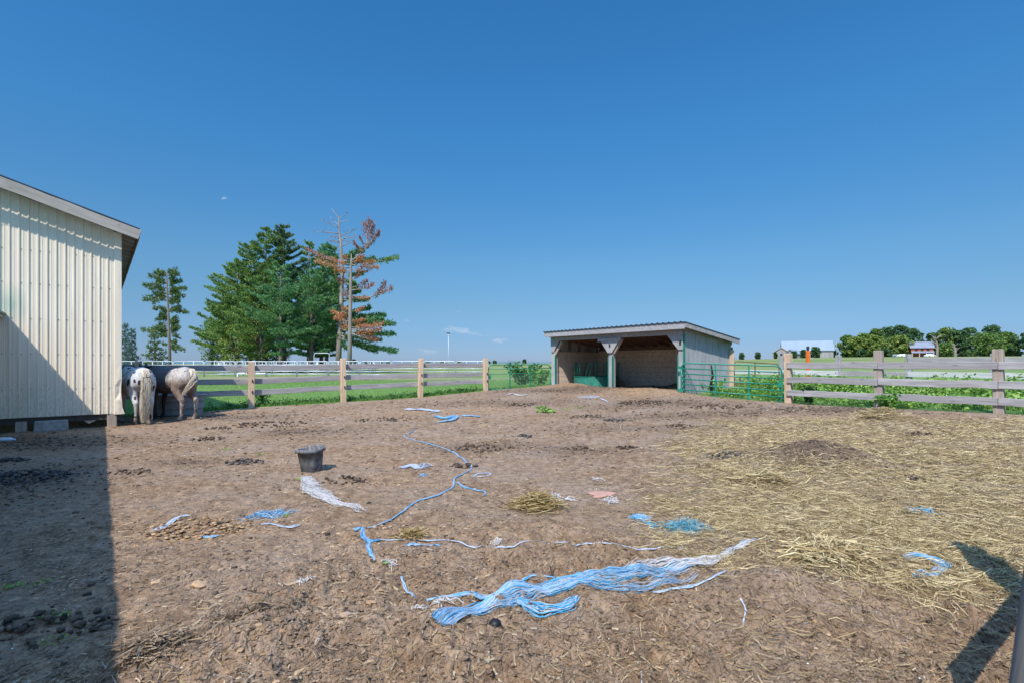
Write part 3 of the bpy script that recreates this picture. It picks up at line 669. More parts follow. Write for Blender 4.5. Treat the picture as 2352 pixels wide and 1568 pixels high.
def barn():
    root = thing('barn', 'cream ribbed steel barn with a shallow roof at the left edge, raised on blocks', 'barn', BC)
    slope = .316; Z0 = .32; ZE = 4.74; Wd = 10.0; Ln = 12.0
    def W(t, o, z): return BW*t+BN*o+Vector((0, 0, z))
    ztop = lambda t: ZE+slope*min(t, Wd-t)
    # gable sheet with ribs
    prof = []; t = 0.10; pitch = .156
    while t < Wd:
        prof += [(t, 0), (t+.045, 0), (t+.05, .004), (t+.062, .004), (t+.067, 0), (t+.108, 0), (t+.115, .017), (t+.137, .017), (t+.144, 0)]; t += pitch
    for (nm, z0f, z1f, off) in (('wall_panel', lambda t: Z0, lambda t: min(4.62, ztop(t)), .0), ('wall_panel', lambda t: 4.6, lambda t: max(4.6, ztop(t)), .005)):
        V = []; Fc = []
        zs = 8
        for (tt, o) in prof:
            for k in range(zs+1):
                z = z0f(tt)+(z1f(tt)-z0f(tt))*k/zs
                V.append(W(tt, .02+o+off, z))
        for i in range(len(prof)-1):
            for k in range(zs): a = i*(zs+1)+k; Fc.append((a, a+zs+1, a+zs+2, a+1))
        m = MB(); m.add(V, Fc); m.build(nm, M['cream'], root)
    # screws
    m = MB(); rnd = random.Random(8)
    for z in (.95, 1.75, 2.55, 3.35, 4.1):
        for k in range(0, 16):
            if rnd.random() < .75: m.box(W(.10+k*pitch+.085, .024, z), (.012, .012, .012))
    m.build('screw', M['dark_metal'], root)
    # corner trim, dented near the foot
    V = []; Fc = []; n = 26
    for i in range(n+1):
        z = .3+(ZE-.3)*i/n; dent = (.035*math.sin(z*5.5)+.03*math.sin(z*11+1))*max(0, 1-z/1.7)
        for (tt, o) in ((.105, .026), (.09, .05), (.0, .052+dent), (-.045-dent*.6-(.06 if z < .5 else .0)*(1-(z-.3)/.2), .05+dent*.5), (-.047, -.12)): V.append(W(tt, o, z))
    for i in range(n):
        for k in range(4): a = i*5+k; Fc.append((a, a+1, a+6, a+5))
    m = MB(); m.add(V, Fc); m.build('corner_trim', M['cream'], root)
    # side wall going away, back wall
    m = MB(); m.add([W(-.03, -.0, Z0), W(-.03, -.0, Z0)+BS*Ln, W(-.03, 0, ZE)+BS*Ln, W(-.03, 0, ZE)], [(0, 1, 2, 3)]); 
    m.add([W(0, -.0, Z0)+BS*Ln, W(Wd, 0, Z0)+BS*Ln, W(Wd, 0, ZE)+BS*Ln, W(Wd/2, 0, ztop(Wd/2))+BS*Ln, W(0, 0, ZE)+BS*Ln], [(0, 1, 2, 3, 4)]); m.build('side_wall', M['cream'], root)
    # roof, fascia, soffit rafters
    ov = .40; fo = .34
    def roofp(t, o, lift, s=0): return W(t, o, ZE+slope*(t if t < Wd/2 else Wd-t)+lift)+BS*s
    m = MB()
    for (ta, tb) in ((-ov, Wd/2), (Wd/2, Wd+ov)):
        V = [roofp(ta, fo, .20), roofp(tb, fo, .20), roofp(tb, fo, .20, Ln+fo), roofp(ta, fo, .20, Ln+fo)]
        V = V+[v+Vector((0, 0, .03)) for v in V]; m.add(V, [(0, 3, 2, 1), (4, 5, 6, 7), (0, 1, 5, 4), (1, 2, 6, 5), (2, 3, 7, 6), (3, 0, 4, 7)])
    m.build('roof', M['roof_metal'], root)
    V2 = lambda ta, tb, o, l0, l1: [roofp(ta, o, l0), roofp(tb, o, l0), roofp(tb, o, l1), roofp(ta, o, l1)]
    def prism(nm, ta, tb, o0, o1, l0, l1, mat):
        m = MB(); V = V2(ta, tb, o0, l0, l1)+V2(ta, tb, o1, l0, l1); m.add(V, [(0, 1, 2, 3), (7, 6, 5, 4), (0, 4, 5, 1), (1, 5, 6, 2), (2, 6, 7, 3), (3, 7, 4, 0)]); o = m.build(nm, mat, root)
    org = root.location
    a_ = org+roofp(-ov, fo+.022, .06); b_ = org+roofp(Wd/2, fo+.022, .06)
    board('fascia', a_, a_.lerp(b_, .62), .235, .035, M['fascia_wood'], root, .004, axis_up=Vector((0, 0, 1)))
    board('fascia', a_.lerp(b_, .621), b_, .235, .035, M['fascia_wood'], root, .004)
    a2 = org+roofp(-ov+.02, fo, .06); board('eave_board', a2, a2+BS*(Ln), .16, .03, M['rafter'], root, .003)
    for k in range(16):
        s = .0+k*.62
        p0 = org+roofp(-ov+.04, 0, .10, s); p1 = org+roofp(.0, 0, .10, s); board('rafter_end', p0, p1, .15, .05, M['grey_wood_x'], root, .002)
    m = MB(); V = [roofp(-ov, fo, .185), roofp(.0, fo, .185), roofp(.0, fo, .185, Ln), roofp(-ov, fo, .185, Ln)]; m.add(V, [(0, 1, 2, 3)]); m.build('soffit', M['grey_wood_x'], root)
    m = MB(); V = [W(0, 0, 4.6), W(Wd, 0, 4.6), W(Wd, 0, ZE+.1), W(Wd/2, 0, ztop(Wd/2)+.18), W(0, 0, ZE+.18)]; m.add(V, [(0, 1, 2, 3, 4)]); m.build('gable_board', M['rafter'], root)
    # sill beam + corner post under the wall
    m = MB(); z0 = Z0-.14
    V = [W(-.03, -.02, z0), W(Wd, -.02, z0), W(Wd, -.16, z0), W(-.03, -.16, z0)]; V += [v+Vector((0, 0, .16)) for v in V]
    m.add(V, [(0, 3, 2, 1), (4, 5, 6, 7), (0, 1, 5, 4), (1, 2, 6, 5), (2, 3, 7, 6), (3, 0, 4, 7)]); m.build('sill_beam', M['dark_wood'], root)
    m = MB(); m.box(W(.14, -.06, .09), (.19, .16, .62), math.atan2(BW.y, BW.x)); m.build('corner_post', M['post_grey'], root, bevel=.01)
    m = MB(); V = [W(.32, -.02, .30), W(.62, -.04, .30), W(.66, -.02, .17), W(.58, -.02, .10), W(.36, -.02, .22)]; V += [v-BN*.08 for v in V]
    m.add(V, [(0, 1, 2, 3, 4), (9, 8, 7, 6, 5)]+[(i, 5+i, 5+(i+1) % 5, (i+1) % 5) for i in range(5)]); m.build('brace_block', M['post_wood'], root)
    # lean-to wing towards the camera on the left, its eave throws the long shadow
    T0 = 2.03; ze = 2.60; out = 20.0; bs = -BS
    def L(t, s, z): return BW*(t+.0045*s)+bs*s+Vector((0, 0, z))
    sl = .42
    m = MB(); V = [L(T0-.03, -.0, ze), L(T0-.03, out, ze), L(T0+4.2, out, ze+sl*4.2), L(T0+4.2, .0, ze+sl*4.2)]; V += [v+Vector((0, 0, .05)) for v in V]
    m.add(V, [(0, 3, 2, 1), (4, 5, 6, 7), (0, 1, 5, 4), (1, 2, 6, 5), (2, 3, 7, 6), (3, 0, 4, 7)]); m.build('lean_to_roof', M['roof_green'], root)
    m = MB()
    for s in np.arange(.3, out, .8): 
        V = [L(T0+.02, s, ze-.12), L(T0+.6, s, ze-.12+sl*.58), L(T0+.6, s+.05, ze-.12+sl*.58), L(T0+.02, s+.05, ze-.12)]; V += [v+Vector((0, 0, .11)) for v in V]
        m.add(V, [(0, 3, 2, 1), (4, 5, 6, 7), (0, 1, 5, 4), (1, 2, 6, 5), (2, 3, 7, 6), (3, 0, 4, 7)])
    m.build('lean_to_rafter', M['grey_wood_x'], root)
    m = MB(); V = [L(T0, 0, ze-.07), L(T0, out, ze-.07), L(T0+.04, out, ze-.07), L(T0+.04, 0, ze-.07)]; V += [v+Vector((0, 0, .065)) for v in V]
    m.add(V, [(0, 3, 2, 1), (4, 5, 6, 7), (0, 1, 5, 4), (1, 2, 6, 5), (2, 3, 7, 6), (3, 0, 4, 7)]); m.build('lean_to_fascia', M['grey_wood_x'], root)
    m = MB(); m.add([L(T0+.7, .05, .2), L(T0+.7, out, .2), L(T0+.7, out, ze+.28), L(T0+.7, .05, ze+.28)], [(0, 1, 2, 3)]); m.add([L(T0+.7, out, .2), L(T0+4.2, out, .2), L(T0+4.2, out, ze+sl*4.2), L(T0+.7, out, ze+.28)], [(0, 1, 2, 3)]); m.build('lean_to_wall', M['cream'], root)
    return root
M['fascia_wood'] = wood('fascia_wood', (.28, .25, .21), (.42, .38, .33), (.55, .51, .46), along=0, tint=.2)
M['dark_wood'] = wood('dark_wood', (.05, .04, .035), (.10, .085, .07), (.16, .14, .12))
M['roof_green'] = plain('roof_green', (.05, .12, .09), .5, .2, 4, .4)
barn()
def blocks():
    b = BC+BW*1.22; m = MB(); m.box((0, 0, .08), (.62, .26, .30), 0, .93); o = m.build('foundation_block', M['concrete'], None, bevel=.015); o.location = (b.x-.05, b.y+.02, 0); o.rotation_euler = (0, 0, math.atan2(BW.y, BW.x)+.05); tag(o, 'wide pale concrete block carrying the barn wall', 'block')
    b = BC+BW*1.78; m = MB(); m.box((0, 0, .08), (.2, .2, .30), 0, .95); o = m.build('foundation_block', M['post_grey'], None, bevel=.01); o.location = (b.x-.03, b.y+.08, 0); o.rotation_euler = (0, 0, math.atan2(BW.y, BW.x)); tag(o, 'short dark block under the barn near the left edge', 'block')
    m = MB(); m.ico((0, 0, .07), .13, 2, .12, random.Random(4), (1, .8, .8)); o = m.build('stone', M['concrete'], None, smooth=False); x, y = px_ray(86, 974); o.location = (x, y, gz(x, y)-.01); tag(o, 'pale rounded stone on the ground in front of the barn gap', 'stone')
    m = MB(); m.tube([(0, 0, 0), (.02, 0, 0), (.2, 0, 0), (.24, 0, 0), (.25, 0, 0), (.29, 0, 0)], [.03, .045, .045, .03, .018, .018], 12); o = m.build('plastic_bottle', M['bottle'], None, smooth=True); x, y = px_ray(-4, 1014); o.location = (x, y, gz(x, y)+.04); o.rotation_euler = (0, 0, .2); tag(o, 'pale blue-white plastic bottle lying at the left edge', 'bottle')
M['bottle'] = plain('bottle', (.55, .65, .75), .3, .1, 5, .5)
blocks()
# ================================================================== animals
def build_body(name, mb, mat, parent, vox=.02, smooth=6):
    me = bpy.data.meshes.new('tmp'); me.from_pydata(mb.v, [], mb.f); me.update()
    bm = bmesh.new(); bm.from_mesh(me); bmesh.ops.recalc_face_normals(bm, faces=bm.faces); bm.to_mesh(me); bm.free()
    o = bpy.data.objects.new(name, me); C.objects.link(o)
    r = o.modifiers.new('r', 'REMESH'); r.mode = 'VOXEL'; r.voxel_size = vox
    s = o.modifiers.new('s', 'SMOOTH'); s.iterations = smooth; s.factor = .5
    dg = bpy.context.evaluated_depsgraph_get(); nm = bpy.data.meshes.new_from_object(o.evaluated_get(dg)); o.modifiers.clear(); o.data = nm
    nm.materials.clear(); nm.materials.append(mat); nm.polygons.foreach_set('use_smooth', [True]*len(nm.polygons)); o.parent = parent; nm.name = name
    return o
def strands(path, widths, n, rad, seed, lay=None, wob=.02, taper=.5, sides=3, spread_end=0, steps=14, gravity=None, loc_len=(.6, 1.0)):
    """many thin strands that follow a path; returns MB"""
    rnd = random.Random(seed); P = [Vector(p) for p in path]
    ln = [0]
    for i in range(1, len(P)): ln.append(ln[-1]+(P[i]-P[i-1]).length)
    def pt(t):
        s = t*ln[-1]
        for i in range(1, len(P)):
            if s <= ln[i] or i == len(P)-1:
                k = (s-ln[i-1])/max(1e-6, ln[i]-ln[i-1]); return P[i-1].lerp(P[i], k), (P[i]-P[i-1]).normalized(), (i-1+k)/(len(P)-1)
    mb = MB()
    for q in range(n):
        a = rnd.uniform(-1, 1); c = rnd.uniform(-1, 1); L = rnd.uniform(*loc_len); t0 = 0 if rnd.random() < (.38 if loc_len[1] < 1 else .6) else rnd.uniform(0, 1-L)
        if lay is not None and n > 60: a = max(-1, min(1, round(a*3)/3+rnd.gauss(0, .10)))
        ph = rnd.uniform(0, 6.28); fr_ = rnd.uniform(1.5, 4); pts = []
        for k in range(steps+1):
            t = t0+L*k/steps; p, d, f = pt(min(t, 1)); side = d.cross(Vector((0, 0, 1)))
            if side.length < .2: side = d.cross(Vector((1, 0, 0)))
            side.normalize(); up = side.cross(d)
            w = float(np.interp(f, np.linspace(0, 1, len(widths)), widths))
            o = side*(a*w*(.85+.15*math.sin(ph*3+t*9))+wob*(.6*math.sin(ph+fr_*t*6.28)+.35*math.sin(ph*2+fr_*2.3*t*6.28)))+up*(c*w*(.8 if lay is None else .0)+.3*wob*math.cos(ph*2+fr_*t*5))
            x = p+o
            if lay is not None: x.z = lay(x.x, x.y)+abs(c)*w*.3+rad+.003-.012*max(0, math.sin(x.x*4.3+1.1)*math.sin(x.y*5.1+x.x*3)-.45)
            pts.append(x)
        mb.tube(pts, [rad*(1-(1-taper)*k/steps) for k in range(steps+1)], sides, cap=False)
    return mb
def smooth_path(P, n=6):
    out = []
    for i in range(len(P)-1):
        p0, p1, p2, p3 = P[max(i-1, 0)], P[i], P[i+1], P[min(i+2, len(P)-1)]
        for k in range(n):
            t = k/n; out.append(.5*((2*p1)+(-p0+p2)*t+(2*p0-5*p1+4*p2-p3)*t*t+(-p0+3*p1-3*p2+p3)*t**3))
    return out+[P[-1]]
def horse_body(neck, head, hl, fl_, scale=1.0):
    m = MB()
    T = [(-.80, 1.15, .05, .07), (-.76, 1.13, .17, .19), (-.66, 1.12, .245, .28), (-.48, 1.125, .30, .325), (-.22, 1.09, .30, .32), (.1, 1.045, .32, .345), (.36, 1.05, .30, .35), (.56, 1.10, .25, .35), (.72, 1.10, .20, .28), (.84, 1.08, .13, .2), (.88, 1.07, .05, .1)]
    m.tube([(x, 0, z) for (x, z, a, b) in T], [(a, b) for (x, z, a, b) in T], 20)
    for s in (1, -1):
        h = hl[0 if s == 1 else 1]; f = fl_[0 if s == 1 else 1]
        m.tube([(-.50, s*.13, 1.18), (-.47, s*.165, 1.0), (-.45+h*.3, s*.17, .82), (-.56+h*.6, s*.165, .66), (-.68+h*.8, s*.155, .52), (-.67+h, s*.15, .44), (-.655+h, s*.15, .28), (-.65+h, s*.15, .15), (-.61+h, s*.15, .09)],
               [(.17, .22), (.155, .23), (.125, .19), (.085, .115), (.058, .08), (.05, .06), (.037, .042), (.047, .05), (.045, .048)], 14)
        m.tube([(-.61+h, s*.15, .10), (-.585+h, s*.15, .05), (-.575+h, s*.15, 0)], [.045, .06, .068], 14)
        m.tube([(.52, s*.13, 1.15), (.50, s*.165, .95), (.50+f*.3, s*.165, .78), (.53+f*.6, s*.155, .58), (.54+f*.7, s*.15, .46), (.53+f*.85, s*.15, .38), (.525+f, s*.15, .25), (.52+f, s*.15, .15), (.555+f, s*.15, .085)],
               [(.12, .18), (.10, .15), (.08, .105), (.052, .062), (.052, .055), (.042, .044), (.033, .037), (.043, .045), (.042, .045)], 12)
        m.tube([(.555+f, s*.15, .09), (.575+f, s*.15, .045), (.585+f, s*.15, 0)], [.043, .056, .063], 12)
    m.tube([p for p, r in neck], [r for p, r in neck], 14)
    m.tube([p for p, r in head], [r for p, r in head], 14)
    # ears
    p = Vector(head[0][0]); d = (Vector(head[-1][0])-p).normalized(); side = d.cross(Vector((0, 0, 1))).normalized()
    up = (-d*.4+Vector((0, 0, 1))*.9).normalized() if d.z > -.6 else (Vector((0, 0, 1))).normalized()
    for s in (1, -1): m.tube([p+side*.06*s+up*.02, p+side*.075*s+up*.10, p+side*.085*s+up*.17, p+side*.08*s+up*.235], [.035, .045, .035, .006], 8)
    return m
def coat_spotted():
    t = MT('spotted_coat', .7, .25); P = t.co(); w = t.noise(P, 3.5, 3); off = t.n.new('ShaderNodeVectorMath'); off.operation = 'ADD'
    sc1 = t.n.new('ShaderNodeVectorMath'); sc1.operation = 'SCALE'; sc1.inputs['Scale'].default_value = .16
    nn = t.n.new('ShaderNodeTexNoise'); nn.inputs['Scale'].default_value = 5; t.l.new(P, nn.inputs['Vector']); t.l.new(nn.outputs['Color'], sc1.inputs[0]); t.l.new(P, off.inputs[0]); t.l.new(sc1.outputs[0], off.inputs[1])
    mp = t.n.new('ShaderNodeMapping'); mp.inputs['Scale'].default_value = (1, 1.15, .72); t.l.new(off.outputs[0], mp.inputs[0])
    v = t.n.new('ShaderNodeTexVoronoi'); v.inputs['Scale'].default_value = 6.2; v.inputs['Randomness'].default_value = .9; t.l.new(mp.outputs[0], v.inputs['Vector'])
    size = t.n.new('ShaderNodeSeparateColor'); t.l.new(v.outputs['Color'], size.inputs[0])
    th = t.rng(size.outputs[0], .12, .9, .0, .50)
    m = t.math('GREATER_THAN', th, v.outputs['Distance'])
    hair = t.noise(t.co((30, 30, 9)), 1, 4)
    white = t.ramp(hair, [(.3, (.38, .37, .36)), (.7, (.60, .59, .58))]); dark = t.ramp(hair, [(.3, (.015, .015, .02)), (.7, (.06, .05, .06))])
    c = t.mix(m, white, dark)
    z = t.n.new('ShaderNodeSeparateXYZ'); t.l.new(P, z.inputs[0])
    c = t.mix(t.math('MULTIPLY', t.rng(z.outputs[2], .55, .15, 0, .7), t.rng(w, .35, .6)), c, (.13, .095, .07))
    c = t.mix(t.rng(z.outputs[0], .72, .95, 0, .95), c, (.05, .045, .045))
    t.bump(hair, .15, .01)
    return t.base(c)
def coat_roan():
    t = MT('roan_coat', .65, .3); P = t.co(); w = t.noise(P, 2.6, 4); hair = t.noise(t.co((26, 26, 10)), 1, 5, .7); z = t.n.new('ShaderNodeSeparateXYZ'); t.l.new(P, z.inputs[0])
    grey = t.ramp(hair, [(.35, (.045, .042, .048)), (.6, (.11, .10, .11))])
    white = t.ramp(hair, [(.32, (.22, .19, .165)), (.62, (.50, .46, .42))])
    tan = t.ramp(hair, [(.35, (.13, .085, .06)), (.65, (.30, .215, .16))])
    xb = t.math('ADD', z.outputs[0], t.math('MULTIPLY', t.math('SUBTRACT', w, .5), .8)); zb = t.math('ADD', z.outputs[2], t.math('MULTIPLY', t.math('SUBTRACT', w, .5), .7))
    c = t.mix(t.rng(zb, 1.12, .98, 0, .85), white, tan)
    v = t.vor(P, 11); c = t.mix(t.rng(v, .26, .17, 0, .85), c, (.08, .06, .055))
    w2 = t.noise(P, 6, 3); c = t.mix(t.rng(w2, .6, .68, 0, .6), c, (.14, .09, .065))
    c = t.mix(t.rng(xb, -.22, -.10), c, grey)
    leg = t.mix(t.rng(w2, .4, .6), (.10, .065, .05), (.42, .36, .31)); c = t.mix(t.rng(z.outputs[2], .72, .5), c, leg)
    c = t.mix(t.math('MULTIPLY', t.rng(z.outputs[0], 0, .3), t.rng(z.outputs[2], .85, .7)), c, (.035, .028, .028))
    t.bump(hair, .15, .01)
    return t.base(c)
def hair_mat(name, a, b):
    t = MT(name, .7, .25); r = t.island(); n = t.noise(t.co(), 5, 2); return t.base(t.ramp(t.math('ADD', t.math('MULTIPLY', r, .7), t.math('MULTIPLY', n, .3)), [(.2, a), (.8, b)]))
M['coat1'] = coat_spotted(); M['coat2'] = coat_roan()
M['tail1'] = hair_mat('cream_hair', (.34, .26, .17), (.70, .64, .53)); M['mane_dark'] = hair_mat('dark_hair', (.02, .018, .02), (.06, .05, .05)); M['eye'] = plain('eye', (.01, .008, .008), .1, 0, 5, .6)
def horse(label, loc, rz, neck, head, hl, fl_, mat, tail_mat, tail_path, tail_w, tail_n, mane_mat, sc_=1.0, seed=1):
    root = thing('horse', label, 'horse', loc, rz); root.scale = (sc_,)*3
    build_body('body', horse_body(neck, head, hl, fl_), mat, root)
    m = strands(smooth_path([Vector(q) for q in tail_path], 4), tail_w, tail_n*3, .0045, seed, wob=.014, taper=.3, steps=18, loc_len=(.75, 1.)); m.build('tail', tail_mat, root)
    # mane: short strands falling off the crest
    mm = MB(); rnd = random.Random(seed+5); npts = [Vector(p)+Vector((0, 0, (r[1] if hasattr(r, '__len__') else r)*.92)) for p, r in neck[1:]]+[Vector(head[0][0])+Vector((0, 0, .09))]
    for q in range(150):
        t = rnd.uniform(0, len(npts)-1.001); i = int(t); p = npts[i].lerp(npts[i+1], t-i); s = rnd.choice((-1, 1, 1)); l = rnd.uniform(.12, .26)
        mm.tube([p, p+Vector((0, s*.07, -.01)), p+Vector((rnd.uniform(-.03, .03), s*.12, -l))], [.008, .007, .002], 3, cap=False)
    mm.build('mane', mane_mat, root)
    hp = Vector(head[0][0]).lerp(Vector(head[-1][0]), .34); d = (Vector(head[-1][0])-Vector(head[0][0])).normalized(); side = d.cross(Vector((0, 0, 1))).normalized()
    for s in (1, -1): e = MB(); e.ico(hp+side*s*.085+Vector((0, 0, .03)), .022, 2); e.build('eye', M['eye'], root, smooth=True)
    return root
def yaw(dx, dy): return math.atan2(dy, dx)
# spotted horse: stands with its rump to the viewer, feeding
hx, hy = -9.84, 13.40
horse('white horse with black spots and long cream tail, standing by the barn corner', (hx, hy, gz(hx, hy, False)-.01), yaw(-.76, .65),
      [((.52, 0, 1.16), (.20, .30)), ((.80, .03, 1.22), (.14, .24)), ((1.02, .10, 1.22), (.11, .18)), ((1.20, .16, 1.20), (.10, .13))],
      [((1.24, .17, 1.27), (.085, .10)), ((1.36, .19, 1.10), (.095, .13)), ((1.46, .21, .94), (.075, .095)), ((1.54, .22, .80), (.06, .07)), ((1.57, .22, .74), (.05, .055))],
      (.02, -.05), (.0, .06), M['coat1'], M['tail1'], [(-.70, 0, 1.37), (-.82, 0, 1.33), (-.90, .0, 1.10), (-.90, .01, .75), (-.88, .02, .40), (-.86, .03, .05)], [.035, .07, .10, .115, .11, .07], 230, M['mane_dark'], 1.0, 3)
hx, hy = -9.24, 13.95
horse('roan horse with pale speckled rump and dark shoulders, standing at the grey tub', (hx, hy, gz(hx, hy, False)-.01), yaw(-.93, .37),
      [((.52, 0, 1.18), (.20, .30)), ((.78, .0, 1.26), (.13, .23)), ((1.02, -.02, 1.28), (.10, .18)), ((1.24, -.03, 1.26), (.09, .13))],
      [((1.28, -.03, 1.33), (.085, .10)), ((1.40, -.03, 1.18), (.095, .13)), ((1.52, -.03, 1.03), (.075, .095)), ((1.62, -.03, .90), (.06, .07)), ((1.65, -.03, .85), (.05, .055))],
      (.10, -.04), (-.04, .08), M['coat2'], M['tail1'], [(-.70, .0, 1.37), (-.82, .02, 1.32), (-.90, .06, 1.12), (-.84, .16, .90), (-.74, .24, .70)], [.03, .06, .08, .075, .04], 150, M['mane_dark'], .99, 8)
# tub
def tub():
    x, y = -9.72, 14.85; z = gz(x, y, False)
    root = thing('water_tub', 'large grey ribbed plastic water tub behind the horses legs', 'tub', (x, y, z), .3)
    m = MB(); n = 36; V = []; Fc = []
    pr = [(.60, 0), (.66, .02), (.665, .16), (.64, .175), (.645, .19), (.685, .2), (.69, .36), (.665, .375), (.67, .39), (.71, .4), (.72, .54), (.75, .56), (.75, .60), (.70, .60), (.64, .1), (0, .08)]
    for (r, z_) in pr:
        for i in range(n):
            a = 2*math.pi*i/n; k = .985 if (i % 6 == 0 and .02 < z_ < .55 and r > .6) else 1; V.append((math.cos(a)*r*k*1.0, math.sin(a)*r*k*.62, z_))
    for j in range(len(pr)-1):
        for i in range(n): Fc.append((j*n+i, j*n+(i+1) % n, (j+1)*n+(i+1) % n, (j+1)*n+i))
    m.add(V, Fc); m.build('shell', M['tub'], root)
    m = MB(); m.tube([(math.cos(a)*.752, math.sin(a)*.47, .58) for a in np.linspace(0, 6.283, 40)], .02, 6, cap=False); m.build('rim', M['tub'], root, smooth=True)
M['tub'] = plain('tub', (.30, .285, .28), .7, .3, 7, .3)
tub()
# blue cloth glimpse beyond barn corner
m = MB(); m.box((0, 0, .3), (.5, .5, .6), 0, .92); m.box((0, 0, .62), (.54, .54, .05)); x, y = -26.6, 34.0; o = m.build('barrel', M['blue_plastic'] if 'blue_plastic' in M else plain('blue_plastic', (.03, .08, .55), .5), None, bevel=.05); o.location = (x, y, gz(x, y, False)); tag(o, 'small bright blue bin on the grass beyond the barn corner', 'bin')
# ================================================================== bucket
def bucket():
    x, y = px_ray(716, 1081); z = gz(x, y); 
    root = thing('bucket', 'weathered black rubber bucket standing alone on the dirt', 'bucket', (x, y, z-.005)); root.rotation_euler = (R(2), R(-3.5), .3)
    n = 44; V = []; Fc = []
    pr = [(.0, .0), (.135, 0), (.14, .006), (.157, .14), (.172, .285), (.188, .288), (.192, .30), (.192, .325), (.182, .333), (.172, .325), (.150, .14), (.13, .02), (0, .016)]
    for (r, z_) in pr:
        for i in range(n):
            a = 2*math.pi*i/n; w = 1+.035*math.sin(2*a+.6)*(z_/.33)+.02*math.sin(3*a)*(z_/.33); V.append((math.cos(a)*r*w, math.sin(a)*r*w, z_+.010*math.sin(2*a)*(z_/.33)))
    for j in range(len(pr)-1):
        for i in range(n): Fc.append((j*n+i, j*n+(i+1) % n, (j+1)*n+(i+1) % n, (j+1)*n+i))
    m = MB(); m.add(V, Fc); m.build('shell', M['rubber'], root, smooth=True)
    for s in (1, -1):
        m = MB(); m.box((s*.196, 0, .30), (.022, .06, .045)); m.build('lug', M['rubber'], root, bevel=.006)
def rubber():
    t = MT('rubber', .75, .3); n = t.noise(t.co((7, 7, 5)), 1, 6, .7, 1.2); return t.base(t.ramp(n, [(.38, (.06, .062, .068)), (.55, (.14, .14, .145)), (.7, (.30, .29, .28))]))
M['rubber'] = rubber(); bucket()
# ================================================================== twine and netting
def fibre(name, a, b, mixc=None, f=.25):
    t = MT(name, .6, .3); r = t.island(); st = [(.0, a), (1-f, b)]
    if mixc: st = [(0, a), (.6-f, b), (.62-f*.6, b), (.66, mixc), (1, mixc)]
    n = t.noise(t.co(), 14, 3); q = t.math('ADD', t.math('MULTIPLY', r, .75), t.math('MULTIPLY', n, .25))
    c = t.ramp(q, st); d = t.noise(t.co(), 9, 3); return t.base(t.mix(t.rng(d, .6, .75, 0, .5), c, (.25, .2, .15)))
M['tw_blue'] = fibre('blue_twine', (.04, .22, .45), (.09, .33, .56), (.42, .48, .54), .25)
M['tw_vivid'] = fibre('vivid_blue_twine', (.02, .16, .34), (.05, .34, .58), (.44, .47, .51), .50)
M['tw_pale'] = fibre('pale_twine', (.33, .38, .48), (.50, .54, .60))
M['tw_white'] = fibre('white_twine', (.42, .39, .36), (.62, .59, .56))
M['tw_teal'] = fibre('teal_twine', (.02, .16, .22), (.07, .31, .40), (.27, .42, .47), .1)
def lay(x, y): e = .045; return (lz(x, y)*2+lz(x+e, y)+lz(x-e, y)+lz(x, y+e)+lz(x, y-e))/6+.004
def gpath(P): return [Vector((*px_ray(*p), 0)) for p in P]
def twine(name, label, cat, P, w, n, rad, mat, seed, wob=.012, group=None, extra=(), steps=40, loc_len=(.7, 1.)):
    m = strands(smooth_path(gpath(P)), w, n, rad, seed, lay=lay, wob=wob, steps=steps, taper=.9, loc_len=loc_len)
    for (P2, w2, n2, r2) in extra:
        m2 = strands(smooth_path(gpath(P2)), w2, n2, r2, seed+3, lay=lay, wob=wob, steps=14, taper=.9); m.add(m2.v, m2.f)
    o = m.build(name, mat, None, smooth=True); c = Vector(m.v[0]); tag(o, label, cat, group)
    for v in o.data.vertices: v.co -= c
    o.location = c; return o
def tangle(name, label, cat, px, rx, ry, n, rad, mat, seed, hgt=.05, group=None, curl=5.):
    """a matted heap of fibre loops lying on the ground; rx, ry in metres"""
    x0, y0 = px_ray(*px); rnd = random.Random(seed); m = MB()
    for q in range(n):
        a = rnd.uniform(0, 6.28); rr = math.sqrt(rnd.random()); x = x0+math.cos(a)*rr*rx; y = y0+math.sin(a)*rr*ry; h = rnd.uniform(0, 6.28); pts = []; L = rnd.uniform(.08, .22)*min(1.3, max(.4, rx/.15)); hh = hgt*(1-rr*rr)*rnd.random()
        cu = rnd.uniform(-curl, curl)
        for k in range(9):
            pts.append(Vector((x, y, lz(x, y)+rad+hh*math.sin(math.pi*k/8)+.003))); h += cu*.16+rnd.uniform(-.3, .3); x += math.cos(h)*L/8; y += math.sin(h)*L/8
        m.tube(pts, rad, 3, cap=False)
    o = m.build(name, mat, None, smooth=True); c = Vector((x0, y0, lz(x0, y0)))
    for v in o.data.vertices: v.co -= c
    o.location = c; tag(o, label, cat, group); return o
twine('baler_twine', 'long winding pale blue twisted rope snaking across the middle of the dirt', 'twine', [(958, 982), (945, 992), (930, 1004), (985, 1020), (1032, 1036), (1062, 1056), (1083, 1072), (1070, 1086), (1045, 1098), (1040, 1118), (1010, 1137), (960, 1152), (920, 1180), (880, 1205), (835, 1217), (802, 1222)], [.009, .010, .010, .012, .013, .013, .012], 14, .0034, M['tw_blue'], 11, .005, steps=150, loc_len=(.8, 1.))
twine('baler_twine', 'short knotted blue twine end below the long winding rope', 'twine', [(815, 1224), (830, 1216), (836, 1236), (850, 1254), (870, 1250), (845, 1262), (862, 1298)], [.015, .02, .04, .02, .014], 18, .004, M['tw_blue'], 12, .012, steps=50)
